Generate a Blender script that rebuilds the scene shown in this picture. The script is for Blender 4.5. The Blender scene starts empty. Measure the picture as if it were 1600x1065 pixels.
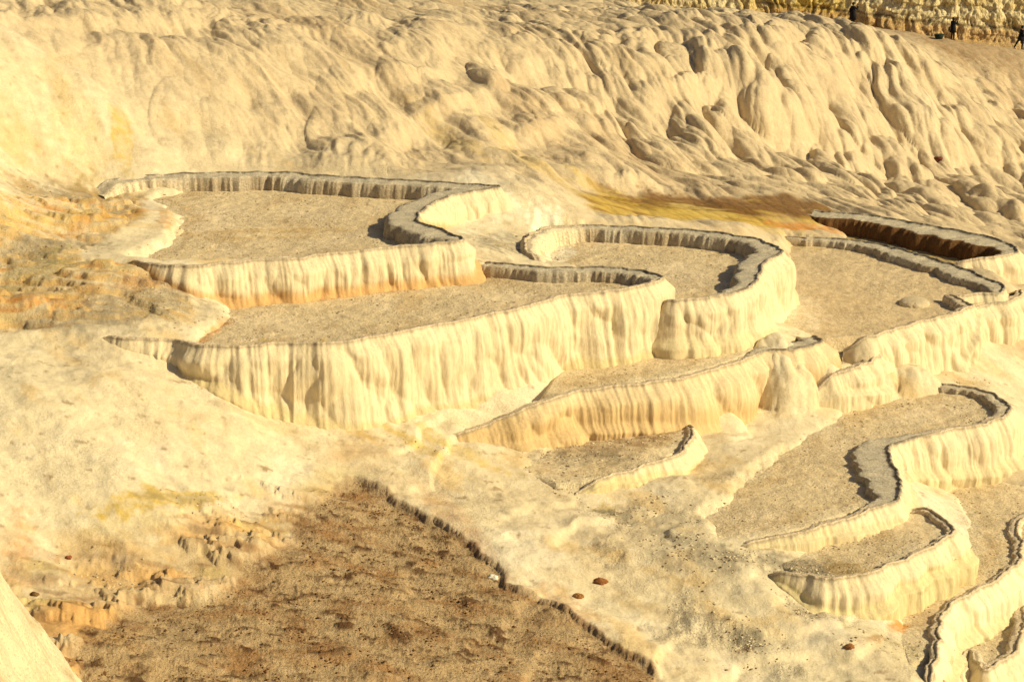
import bpy, math, random
import numpy as np
random.seed(4); R = math.radians

# ------------------------------------------------------------------ camera, sky, sun, exposure
scene = bpy.context.scene
CAM_H, PITCH, LENS = 20.0, 15.0, 85.0
F = 1600 * LENS / 36.0
cam_d = bpy.data.cameras.new("camera"); cam = bpy.data.objects.new("camera", cam_d)
scene.collection.objects.link(cam); scene.camera = cam
cam.location = (0, 0, CAM_H); cam.rotation_euler = (R(90 - PITCH), 0, 0)
cam_d.lens = LENS; cam_d.sensor_width = 36; cam_d.clip_start = 0.5; cam_d.clip_end = 6000
SUN_EL, SUN_AZ = 33.0, -17.0          # azimuth measured from +X, negative = towards the camera
sun_d = bpy.data.lights.new("sun", 'SUN'); sun = bpy.data.objects.new("sun", sun_d)
scene.collection.objects.link(sun)
sun_d.energy = 4.6; sun_d.angle = R(0.53); sun_d.color = (1.0, 0.84, 0.49)
sv = (math.cos(R(SUN_EL)) * math.cos(R(SUN_AZ)), math.cos(R(SUN_EL)) * math.sin(R(SUN_AZ)), math.sin(R(SUN_EL)))
from mathutils import Vector
sun.rotation_euler = Vector(sv).to_track_quat('Z', 'Y').to_euler()
world = bpy.data.worlds.new("World"); scene.world = world; world.use_nodes = True
wt = world.node_tree; bg = wt.nodes['Background']
sky = wt.nodes.new('ShaderNodeTexSky'); sky.sky_type = 'NISHITA'; sky.sun_disc = False
sky.sun_elevation = R(SUN_EL); sky.sun_rotation = R(90 - SUN_AZ); sky.air_density = 1.0
sky.dust_density = 4.0; sky.ozone_density = 0.6
wt.links.new(sky.outputs[0], bg.inputs[0]); bg.inputs[1].default_value = 0.042
vs = scene.view_settings; vs.view_transform = 'Standard'; vs.look = 'None'; vs.gamma = 1; vs.exposure = 0.13
vs.use_curve_mapping = False

# ------------------------------------------------------------------ projection helpers
th = R(PITCH); CT, ST = math.cos(th), math.sin(th)
def ray(px, py):
    x = (px - 800) / F; u = (532.5 - py) / F
    return np.array([x, CT + u * ST, -ST + u * CT])
def P(px, py, z):
    d = ray(px, py); t = (z - CAM_H) / d[2]
    return np.array([d[0] * t, d[1] * t, z])
def PD(px, py, D):
    d = ray(px, py); t = D / d[1]
    return np.array([d[0] * t, D, CAM_H + d[2] * t])
def scale_at(p):
    return F / math.hypot(p[1], CAM_H - p[2])

# ------------------------------------------------------------------ noise
_rng = np.random.RandomState(11)
PERM = _rng.permutation(4096).astype(np.int64)
GA = _rng.rand(4096) * 2 * np.pi; GX, GY = np.cos(GA), np.sin(GA)
RND = _rng.rand(4096)
def hsh(i, j, s=0):
    return PERM[(PERM[(PERM[(i + s * 131) & 4095] + j) & 4095] + s * 17) & 4095]
def perlin(x, y, s=0):
    i = np.floor(x).astype(np.int64); j = np.floor(y).astype(np.int64)
    fx = x - i; fy = y - j
    u = fx * fx * fx * (fx * (fx * 6 - 15) + 10); v = fy * fy * fy * (fy * (fy * 6 - 15) + 10)
    def g(a, b):
        h = hsh(i + a, j + b, s); return GX[h] * (fx - a) + GY[h] * (fy - b)
    n0 = g(0, 0) * (1 - u) + g(1, 0) * u; n1 = g(0, 1) * (1 - u) + g(1, 1) * u
    return (n0 * (1 - v) + n1 * v) * 1.5
def fbm(x, y, o=4, s=0, gain=.5):
    a, r, t = 1., 0., 0.
    for k in range(o):
        r = r + a * perlin(x * 2 ** k + 7.3 * k, y * 2 ** k - 3.1 * k, s + k); t += a; a *= gain
    return r / t
def pillow(x, y, s=0, sharp=1.0):
    """rounded cells with creases between them: about 0 in a crease, 1 on a crown"""
    i = np.floor(x).astype(np.int64); j = np.floor(y).astype(np.int64)
    best = np.full(np.shape(x), -9.)
    for a in (-1, 0, 1):
        for b in (-1, 0, 1):
            h = hsh(i + a, j + b, s)
            cx = i + a + .15 + .7 * RND[h]; cy = j + b + .15 + .7 * RND[(h + 77) & 4095]
            r = 1.0 - ((x - cx) ** 2 + (y - cy) ** 2) * (1.0 + .5 * RND[(h + 31) & 4095])
            best = np.maximum(best, r)
    return np.clip(best, -.2, 1)
def sst(a, b, x):
    t = np.clip((x - a) / (b - a), 0, 1); return t * t * (3 - 2 * t)

# ------------------------------------------------------------------ polygons
def poly_sd(x, y, poly):
    """signed distance to a polygon, positive inside"""
    x = np.asarray(x, float); y = np.asarray(y, float)
    n = len(poly); d2 = np.full(x.shape, 1e18); ins = np.zeros(x.shape, bool)
    for k in range(n):
        ax, ay = poly[k]; bx, by = poly[(k + 1) % n]
        ex, ey = bx - ax, by - ay; L = ex * ex + ey * ey + 1e-12
        t = np.clip(((x - ax) * ex + (y - ay) * ey) / L, 0, 1)
        d2 = np.minimum(d2, (x - ax - t * ex) ** 2 + (y - ay - t * ey) ** 2)
        c = ((ay > y) != (by > y))
        ins ^= c & (x < (bx - ax) * (y - ay) / (by - ay + 1e-15) + ax)
    return np.where(ins, 1, -1) * np.sqrt(d2)
def catmull(pts, step):
    pts = np.asarray(pts, float); out = []
    for k in range(len(pts) - 1):
        p0 = pts[max(k - 1, 0)]; p1 = pts[k]; p2 = pts[k + 1]; p3 = pts[min(k + 2, len(pts) - 1)]
        m = max(2, int(np.linalg.norm((p2 - p1)[:2]) / step * 2))
        t = np.linspace(0, 1, m, endpoint=False)[:, None]
        out.append(.5 * ((2 * p1) + (-p0 + p2) * t + (2 * p0 - 5 * p1 + 4 * p2 - p3) * t ** 2 + (-p0 + 3 * p1 - 3 * p2 + p3) * t ** 3))
    out.append(pts[-1:]); a = np.vstack(out)
    L = np.concatenate([[0], np.cumsum(np.linalg.norm(np.diff(a[:, :2], axis=0), axis=1))])
    n = max(4, int(L[-1] / step)); s = np.linspace(0, L[-1], n)
    return np.stack([np.interp(s, L, a[:, c]) for c in range(a.shape[1])], 1), s

# ------------------------------------------------------------------ terraces (pixel traces turned into level world outlines)
# rim: (px, py, drop of the outer wall in px, rim width in m [, height offset])
BAS = []
def basin(key, label, zr, zf, floor, rims, **k):
    BAS.append(dict(key=key, label=label, zr=zr, zf=zf, rims=rims, k=k,
                    poly=[tuple(P(a, b, zf)[:2]) for a, b in floor]))

basin('A', 'upper left dry terrace with long shaded back rim and bright white face on its right', 1.05, .45,
      [(175, 412), (250, 420), (350, 412), (540, 400), (690, 385), (700, 372), (650, 352), (640, 338), (690, 312), (745, 302), (640, 292), (450, 282), (300, 284), (265, 300), (225, 310), (262, 340), (258, 365), (240, 385)],
      [[(185, 403, 4, .3, -.06), (215, 408, 10, .35, -.03), (250, 413, 24, .45), (300, 415, 48, .45), (350, 410, 60, .4), (450, 403, 62, .4), (540, 393, 62, .4), (620, 385, 62, .45), (690, 379, 62, .5), (722, 374, 56, .6),
        (712, 365, 26, 1.0), (690, 358, 14, 1.3), (668, 350, 12, 1.5), (653, 338, 18, 1.5), (668, 322, 40, 1.4), (705, 305, 56, 1.3), (750, 296, 58, 1.2), (783, 291, 52, 1.1), (740, 287, 8, 1.1), (640, 281, 8, 1.1), (500, 273, 8, 1.2), (430, 268, 8, 1.1), (300, 270, 6, 1.1), (200, 276, 4, 1.2), (140, 290, 2, 1.2, -.1)]],
      foot=(0.58, 0.32, 0.10), footh=.36)
basin('B', 'largest terrace in the middle, a long oval floor above the tallest fluted wall', 0.0, -.42,
      [(340, 475), (400, 470), (560, 450), (740, 425), (860, 425), (930, 420), (1000, 428), (1022, 440), (980, 450), (920, 462), (870, 470), (770, 495), (620, 525), (500, 542), (350, 548), (285, 535), (335, 505)],
      [[(140, 521, 6, .3, .06), (170, 525, 16, .35, .07), (205, 528, 28, .35, .06), (260, 530, 44, .35), (300, 537, 50, .35), (350, 540, 62, .35), (400, 538, 92, .35), (450, 535, 106, .35), (500, 535, 120, .35), (560, 530, 132, .35), (600, 522, 134, .35), (640, 514, 126, .35), (700, 503, 128, .35), (770, 490, 124, .35), (825, 477, 128, .35), (858, 467, 122, .35), (885, 461, 100, .35), (930, 456, 106, .35), (985, 449, 106, .35), (1022, 440, 100, .35),
        (1036, 434, 96, .5), (1022, 427, 40, .7), (990, 420, 22, .8), (930, 416, 18, .8), (860, 417, 14, .7), (800, 412, 8, .6), (735, 404, 4, .6)]],
      foot=(0.62, 0.50, 0.26), footh=.25)
basin('C', 'middle terrace with a thick blue grey rim curling round its right end', -.55, -1.10,
      [(835, 372), (930, 368), (1040, 372), (1130, 378), (1170, 392), (1190, 405), (1170, 440), (1130, 465), (1050, 478), (1000, 478), (930, 440), (850, 420), (825, 395)],
      [[(1020, 462, 60, .3), (1045, 468, 62, .35), (1080, 467, 64, .4), (1130, 460, 66, .5), (1160, 452, 70, .7), (1180, 440, 78, .9), (1188, 425, 88, 1.1), (1195, 410, 100, 1.2), (1216, 398, 108, 1.3), (1221, 390, 105, 1.3), (1205, 380, 30, 1.1), (1165, 369, 14, .9), (1110, 361, 10, .8), (1060, 357, 8, .8), (1000, 354, 8, .7), (930, 351, 6, .6), (885, 352, 5, .5, .05), (845, 357, 8, .5, .15), (819, 374, 14, .45, .28), (828, 397, 12, .4, .22), (846, 419, 6, .3, 0)]],
      foot=(0.66, 0.56, 0.34), footh=.2)
basin('D', 'wide right terrace with smooth sandy floor and wavy blue grey back rim', -2.5, -2.82,
      [(1215, 372), (1290, 376), (1400, 392), (1480, 420), (1540, 445), (1570, 462), (1520, 480), (1440, 508), (1365, 524), (1290, 530), (1200, 515), (1190, 470)],
      [[(1318, 534, 10, .3, -.2), (1340, 530, 40, .3, -.08), (1365, 523, 62, .2), (1420, 507, 76, .2), (1470, 494, 84, .25), (1505, 484, 40, .3), (1521, 477, 14, .4), (1508, 469, 14, .4), (1484, 460, 12, .25), (1500, 461, 16, .25), (1530, 459, 16, .3), (1560, 457, 18, .5),
        (1571, 450, 22, .8), (1562, 443, 16, 1.0), (1540, 432, 12, 1.2), (1500, 416, 10, 1.4), (1450, 401, 8, 1.4), (1400, 386, 6, 1.2), (1340, 375, 5, .8), (1270, 370, 4, .5), (1200, 368, 3, .4)],
       [(1490, 492, 70, .2, -.3), (1520, 482, 78, .3, -.3), (1545, 475, 78, .5, -.3), (1575, 470, 78, .5, -.3), (1595, 463, 78, .4, -.3), (1597, 454, 50, .3, -.3), (1580, 447, 30, .3, -.35)]],
      foot=(0.68, 0.60, 0.40), footh=.3, fine=1.4, sm=1)
basin('G', 'narrow yellow floored terrace high at the right with stain and shade painted deep brown on its inner wall', -2.5, -3.25,
      [(1298, 372), (1325, 352), (1420, 366), (1500, 382), (1575, 398), (1572, 425), (1500, 440), (1400, 415), (1340, 392)],
      [[(1470, 412, 6, .15, -.25), (1500, 408, 30, .15, -.1), (1530, 403, 38, .2), (1562, 400, 44, .4), (1587, 394, 48, .7), (1582, 382, 30, 1.6), (1540, 368, 10, 2.2), (1480, 356, 8, 2.3), (1430, 347, 6, 1.9), (1370, 337, 4, 1.8), (1310, 331, 3, 1.6), (1240, 326, 2, 1.0, -.1)]],
      foot=(0.60, 0.45, 0.22), footh=.2, fine=1.3, ic=(.16, .08, .03), fc=(.42, .29, .10))  # deep brown inner wall mixes stain with painted shade
basin('E', 'slim stepped ledge below the main wall, fronted by tan rounded drip columns', -2.35, -2.5,
      [(850, 612), (865, 590), (890, 572), (1040, 545), (1150, 534), (1175, 536), (1180, 548), (1150, 560), (1100, 578), (960, 604), (875, 616)],
      [[(670, 692, 6, .3, -.95), (760, 662, 26, .3, -.62), (820, 638, 46, .3, -.25), (870, 619, 52, .3, -.05), (940, 605, 54, .3), (1000, 599, 60, .3), (1060, 590, 72, .3), (1110, 578, 84, .3), (1160, 562, 92, .3), (1190, 550, 88, .6), (1230, 545, 78, 1.0), (1262, 541, 70, 1.1), (1281, 532, 60, 1.0), (1276, 526, 30, .9, -.05), (1262, 521, 10, .7, -.25)]],
      foot=(0.60, 0.42, 0.20), footh=.9, big=1.5, wc=(.73, .59, .38))
basin('F', 'long lower right terrace narrowing to the left, its shaded rim notched at the right', -4.3, -4.55,
      [(1110, 850), (1080, 810), (1130, 760), (1200, 710), (1275, 668), (1322, 634), (1420, 614), (1500, 605), (1560, 630), (1570, 650), (1500, 672), (1400, 700), (1400, 760), (1390, 780), (1330, 800), (1220, 835)],
      [[(1130, 852, 3, .2, -.22), (1230, 836, 10, .25, -.08), (1300, 815, 16, .3), (1370, 793, 28, .45), (1405, 775, 38, 1.0), (1407, 750, 30, 1.5), (1396, 722, 32, 1.7), (1388, 700, 40, 1.6), (1420, 686, 50, .8), (1480, 672, 62, .4), (1540, 660, 66, .4), (1572, 648, 68, .5), (1578, 635, 62, .6), (1560, 618, 20, .6), (1520, 605, 12, .5), (1450, 596, 6, .5), (1380, 600, 3, .4)]],
      foot=(0.66, 0.56, 0.34), footh=.2)
basin('H', 'winding lowest terrace running down the right edge of the picture', -6.1, -6.25,
      [(1430, 745), (1480, 730), (1600, 755), (1700, 790), (1640, 830), (1598, 870), (1560, 905), (1500, 935), (1475, 960), (1470, 1010), (1420, 1040), (1400, 1000), (1400, 940), (1440, 900), (1500, 870), (1500, 800)],
      [[(1455, 1060, 20, 0.18, -.1), (1468, 1010, 40, 0.21), (1472, 965, 50, 0.21), (1500, 935, 52, 0.18), (1560, 903, 56, 0.18), (1592, 878, 60, 0.21), (1597, 845, 60, 0.30), (1590, 822, 60, 0.36), (1620, 800, 50, 0.30), (1680, 790, 40, 0.24), (1760, 800, 20, 0.24)]],
      foot=(0.66, 0.58, 0.34), footh=.2, wc=(0.80, 0.72, 0.50))
basin('I', 'small rough rubbly terrace stepping down below the long lower right terrace', -4.78, -4.92,
      [(1245, 900), (1215, 880), (1260, 855), (1330, 825), (1400, 800), (1440, 800), (1485, 825), (1480, 845), (1430, 868), (1380, 885), (1300, 905)],
      [[(1185, 886, 3, .2, -.02), (1235, 895, 18, .25), (1290, 902, 48, .25), (1345, 897, 52, 0.15), (1385, 884, 40, 0.15), (1430, 865, 36, 0.18), (1470, 845, 38, 0.21), (1492, 828, 40, 0.24), (1480, 812, 20, 0.24), (1445, 793, 8, 0.24), (1400, 790, 4, 0.18)]],
      foot=(0.66, 0.56, 0.30), footh=.25)
basin('J', 'small brown crusted terrace under the tan drip columns', -3.75, -3.9,
      [(800, 735), (850, 700), (900, 672), (1000, 660), (1075, 662), (1080, 690), (1040, 715), (960, 745), (870, 755)],
      [[(900, 757, 4, 0.12, -.1), (980, 735, 14, 0.12), (1040, 716, 26, 0.12), (1070, 702, 34, 0.15), (1082, 680, 36, 0.18), (1080, 662, 18, 0.18), (1060, 655, 4, 0.18)]],
      foot=(0.66, 0.56, 0.30), footh=.2)
basin('K', 'small shallow bowl between the right terrace and the ledge lobe', -3.15, -3.35,
      [(1295, 552), (1330, 545), (1375, 548), (1370, 560), (1310, 572)],
      [[(1272, 600, 10, .3, -.3), (1300, 586, 24, .3, -.1), (1335, 574, 34, .35), (1365, 560, 42, .4), (1382, 545, 46, .4), (1372, 530, 14, .5), (1330, 525, 6, .5), (1290, 530, 4, .4)]],
      foot=(0.70, 0.60, 0.40), footh=.2)
basin('M', 'small pocket terrace in the lower right corner with a tall pale side wall', -7.1, -7.35,
      [(1530, 960), (1600, 915), (1660, 930), (1640, 990), (1560, 1040), (1510, 1030)],
      [[(1500, 1065, 20, .25, -.1), (1512, 1015, 30, .25), (1540, 1045, 60, .3), (1590, 1010, 90, .3), (1602, 960, 90, .35), (1590, 930, 60, .35), (1625, 912, 40, .35), (1700, 930, 30, .3)]],
      foot=(0.66, 0.58, 0.34), footh=.2)

CTRL = []   # macro terrain controls (world x, y, z)
for b in BAS:
    b['lines'] = []
    for rim in b['rims']:
        pts = []
        for q in rim:
            dz = q[4] if len(q) > 4 else 0
            w = P(q[0], q[1], b['zr'] + dz)
            H = q[2] / (scale_at(w) * .965)
            pts.append([w[0], w[1], w[2], H, q[3]])
        pts = np.array(pts)
        fine, s = catmull(pts, .04)
        tx = np.gradient(fine[:, 0]); ty = np.gradient(fine[:, 1])
        kk = 9; ker = np.ones(2 * kk + 1) / (2 * kk + 1)
        sm = lambda a: np.convolve(np.pad(a, kk, mode='edge'), ker, 'valid')
        nx, ny = sm(ty), sm(-tx); l = np.hypot(nx, ny) + 1e-9; nx /= l; ny /= l
        b['lines'].append((fine, s, nx, ny))
        step = max(1, int(1.3 / .04))
        for i in range(0, len(fine), step):
            H = fine[i, 3]
            off = .25 + .12 * H
            CTRL.append((fine[i, 0] + nx[i] * off, fine[i, 1] + ny[i] * off, fine[i, 2] - H))
def in_any(x, y, skip=None):
    for b in BAS:
        if b['key'] != skip and poly_sd(np.array([x]), np.array([y]), b['poly'])[0] > 0: return True
    return False
for b in BAS:
    pa = np.array(b['poly']); n = len(pa)
    allr = np.vstack([l[0][l[0][:, 3] > .12][:, :2] for l in b['lines']]); ar = sum(pa[i][0] * pa[(i + 1) % n][1] - pa[(i + 1) % n][0] * pa[i][1] for i in range(n))
    for i in range(n):
        p, q = pa[i], pa[(i + 1) % n]; m = (p + q) / 2; t = (q - p) / (np.linalg.norm(q - p) + 1e-9); nn = np.array([t[1], -t[0]]) * (1 if ar > 0 else -1)
        for w in (p, m):
            w = w + nn * .45
            if np.min(np.hypot(*(allr - w).T)) > 1.5: CTRL.append((w[0], w[1], b['zf'] + .22))
CTRL = [c for c in CTRL if not in_any(c[0], c[1])]

def C(*pts):
    for px, py, z in pts: CTRL.append(tuple(P(px, py, z)))
# left bank and shelf
C((0, 300, 1.5), (60, 340, 1.3), (150, 330, 1.25), (215, 318, 1.3), (245, 345, 1.1), (130, 385, 1.05), (0, 400, .9), (60, 450, .6), (180, 440, .75),
  (290, 440, .55), (325, 452, .45), (0, 500, .4), (120, 490, .35), (230, 500, .3), (290, 510, .15), (-150, 400, 1.3), (-150, 520, .5), (100, 512, .18), (0, 516, .25))
# foreground slope
C((0, 560, -.1), (100, 545, -.2), (150, 600, -.6), (0, 660, -.9), (120, 690, -1.5), (300, 640, -1.5), (350, 700, -2.3), (200, 780, -2.5), (0, 800, -2.2), (20, 850, -2.9),
  (450, 700, -2.75), (600, 715, -3.2), (520, 740, -3.3), (700, 720, -3.5), (650, 780, -3.8), (760, 800, -4.0), (300, 830, -3.1), (400, 800, -3.2), (150, 880, -3.3), (80, 950, -3.6),
  (500, 850, -3.8), (700, 900, -4.5), (300, 950, -3.9), (500, 1000, -4.4), (800, 1000, -5.0), (200, 1065, -4.2), (600, 1065, -4.8), (1000, 1065, -5.7), (850, 900, -4.7),
  (900, 800, -4.45), (1000, 800, -4.6), (1080, 760, -4.35), (1030, 770, -4.4), (1100, 730, -4.25), (1160, 690, -4.15), (1120, 675, -4.0), (1230, 640, -4.1), (1280, 610, -4.0), (1000, 900, -5.1),
  (1100, 870, -4.68), (1070, 820, -4.42), (1150, 868, -4.72), (1190, 885, -4.88), (1190, 905, -4.98), (1200, 925, -5.2), (1300, 960, -6.05), (1150, 1000, -5.9), (1380, 965, -5.95), (1395, 1010, -6.05), (1300, 1065, -6.35), (1440, 1065, -6.2), (1550, 1065, -7.9), (800, 780, -4.3), (950, 770, -4.25),
  (800, 700, -3.75), (780, 725, -3.8), (700, 660, -3.0), (760, 635, -2.85), (640, 675, -2.95), (820, 618, -2.55), (1300, 538, -2.9), (1250, 535, -2.75), (1325, 595, -3.75), (1290, 620, -4.1), (1150, 1100, -6.6), (600, 1150, -5.0), (200, 1150, -4.4), (1000, 1150, -6.0), (-200, 800, -1.8), (-200, 1000, -3.0), (1650, 1000, -7.9),
  (1560, 745, -6.15), (1440, 735, -6.1), (1520, 770, -6.4))
# right of the right terrace
C((1560, 560, -4.9), (1600, 560, -5.2), (1600, 620, -5.4), (1500, 590, -4.75), (1430, 602, -4.25), (1350, 598, -3.95), (1700, 600, -5.8), (1620, 700, -6.2), (1600, 480, -5.2), (1650, 450, -5.6), (1600, 440, -5.0))
# crest between the upper and middle terraces
C((800, 310, .55), (820, 330, 0.1), (800, 345, 0.0), (760, 365, -.05), (730, 385, .0), (780, 390, -.1), (800, 372, -.35), (812, 400, -.45), (740, 400, .05))
# hummocks behind
C((300, 255, 1.1), (500, 262, 1.0), (700, 275, .8), (830, 290, .3), (900, 330, -.5), (930, 345, -.8), (100, 265, 1.5), (1000, 345, -1.2), (1100, 352, -1.6), (1200, 362, -2.1),
  (900, 300, -.7), (1000, 322, -1.7), (1100, 328, -2.0), (1200, 338, -2.2), (1280, 350, -2.3))
# upper hillside
C((0, 230, 2.4), (0, 150, 4.3), (0, 90, 5.4), (0, 40, 5.8), (0, -20, 6.2), (-200, 100, 7), (200, 210, 2.2), (200, 130, 3.6), (200, 60, 4.6), (200, 10, 4.8),
  (400, 220, 1.4), (400, 150, 2.6), (400, 70, 3.8), (400, 10, 4.0), (600, 230, .7), (600, 150, 1.8), (600, 80, 2.9), (600, 30, 2.6), (600, 0, 1.6),
  (750, 250, 0.0), (780, 160, .8), (760, 80, 1.8), (780, 40, 1.4), (860, 270, -1.0), (860, 190, -1.2), (880, 150, 0.2), (880, 70, .9), (880, 40, .2), (900, 22, -1.5),
  (1000, 280, -2.2), (940, 200, -2.0), (1000, 170, -1.2), (1000, 110, .0), (1000, 60, -.1), (1000, 30, -1.8), (1060, 210, -2.8), (1080, 150, -1.1), (1100, 80, -.6), (1100, 45, -1.6),
  (1150, 300, -3.2), (1180, 230, -4.4), (1130, 200, -3.4), (1200, 150, -2.0), (1200, 90, -1.4), (1210, 55, -2.4), (1300, 330, -4.0), (1250, 250, -5.4), (1300, 215, -5.4), (1290, 180, -4.6),
  (1280, 120, -3.0), (1290, 80, -2.3), (1330, 58, -3.6), (1400, 80, -3.2), (1400, 120, -4.1), (1360, 178, -6.2), (1440, 110, -5.0), (1420, 165, -6.2), (1380, 240, -7.2), (1450, 275, -9.0), (1440, 215, -7.2), (1500, 200, -7.6), (1490, 160, -7.2),
  (1500, 340, -8.2), (1400, 320, -6.6), (1560, 370, -8.5), (1600, 330, -10), (1600, 250, -10), (1550, 150, -8.6), (1600, 100, -8.8), (1480, 100, -6.9), (1450, 68, -6.0), (1530, 72, -6.9), (1700, 200, -11), (1700, 400, -9), (1640, 395, -7.5))
for px, D, z in ((-100, 190, 3), (300, 190, 1), (600, 190, -3), (620, 205, -5), (900, 190, -4.4), (1100, 190, -5.0), (1332, 190, -5.4), (1430, 190, -6.0), (1490, 190, -6.6), (1600, 190, -7.15), (1720, 190, -7.9), (1332, 204, -7.8), (1490, 204, -9.2), (1600, 204, -9.8), (1100, 204, -7.3), (900, 204, -6.6), (1800, 204, -10.5),
                 (0, 260, 4), (800, 300, -2), (1600, 300, -4), (-600, 60, -1), (-600, 120, 5), (2300, 60, -9), (2300, 120, -11), (2300, 200, -11), (800, 30, -5), (-500, 25, -3), (2000, 25, -9)):
    CTRL.append(((px - 800) / F * D, D, z))
CT_A = np.array(CTRL)
# thin-plate spline through the controls
def tps_fit(c, lam=.004):
    xy = c[:, :2] / 40.0; n = len(c)
    d = np.linalg.norm(xy[:, None] - xy[None], axis=2); K = np.where(d > 0, d * d * np.log(d + 1e-12), 0) + lam * np.eye(n)
    A = np.zeros((n + 3, n + 3)); A[:n, :n] = K; A[:n, n] = 1; A[:n, n + 1:] = xy; A[n, :n] = 1; A[n + 1:, :n] = xy.T
    return xy, np.linalg.solve(A, np.concatenate([c[:, 2], [0, 0, 0]]))
TXY, TW = tps_fit(CT_A)
def macro(x, y):
    x = np.asarray(x, float); sh = x.shape; q = np.stack([x.ravel(), np.asarray(y, float).ravel()], 1) / 40.0
    out = np.empty(len(q))
    for i in range(0, len(q), 20000):
        s = q[i:i + 20000]; d2 = ((s[:, None] - TXY[None]) ** 2).sum(2) + 1e-14
        out[i:i + 20000] = (.5 * d2 * np.log(d2)) @ TW[:-3] + TW[-3] + s @ TW[-2:]
    return np.clip(out, -14, 9).reshape(sh)
def surf(x, y):
    """macro terrain or the terrace floor lying over it"""
    z = macro(x, y)
    for b in BAS:
        z = np.where(poly_sd(x, y, b['poly']) > 0, b['zf'], z)
    return z
_D = np.exp(np.linspace(math.log(30), math.log(260), 500))
def hit(px, py):
    d = ray(px, py); x = d[0] / d[1] * _D; zr_ = CAM_H + d[2] / d[1] * _D
    zz = surf(x, _D); below = np.nonzero(zr_ < zz)[0]
    i = below[0] if len(below) else len(_D) - 1
    return np.array([x[i], _D[i], zz[i]])

# brown crusted flat in the foreground (world outline)
BROWN = [tuple(hit(a, b)[:2]) for a, b in [(530, 750), (552, 745), (600, 762), (640, 788), (700, 828), (745, 848), (778, 882), (792, 908), (850, 932), (900, 965), (945, 998), (1000, 1030), (1030, 1064)]]
BROWN += [tuple(P(a, b, -5)[:2]) for a, b in [(1060, 1120), (600, 1160), (60, 1160)]] + [tuple(hit(a, b)[:2]) for a, b in [(95, 1064), (105, 1010), (150, 975), (220, 955), (310, 935), (380, 905), (430, 870), (462, 835), (478, 800), (500, 768)]]
YELLOW_FLAT = [tuple(hit(a, b)[:2]) for a, b in [(880, 296), (960, 306), (1050, 313), (1130, 318), (1220, 324), (1290, 334), (1340, 346), (1310, 364), (1200, 360), (1100, 352), (1000, 346), (930, 342), (900, 330)]]

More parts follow.
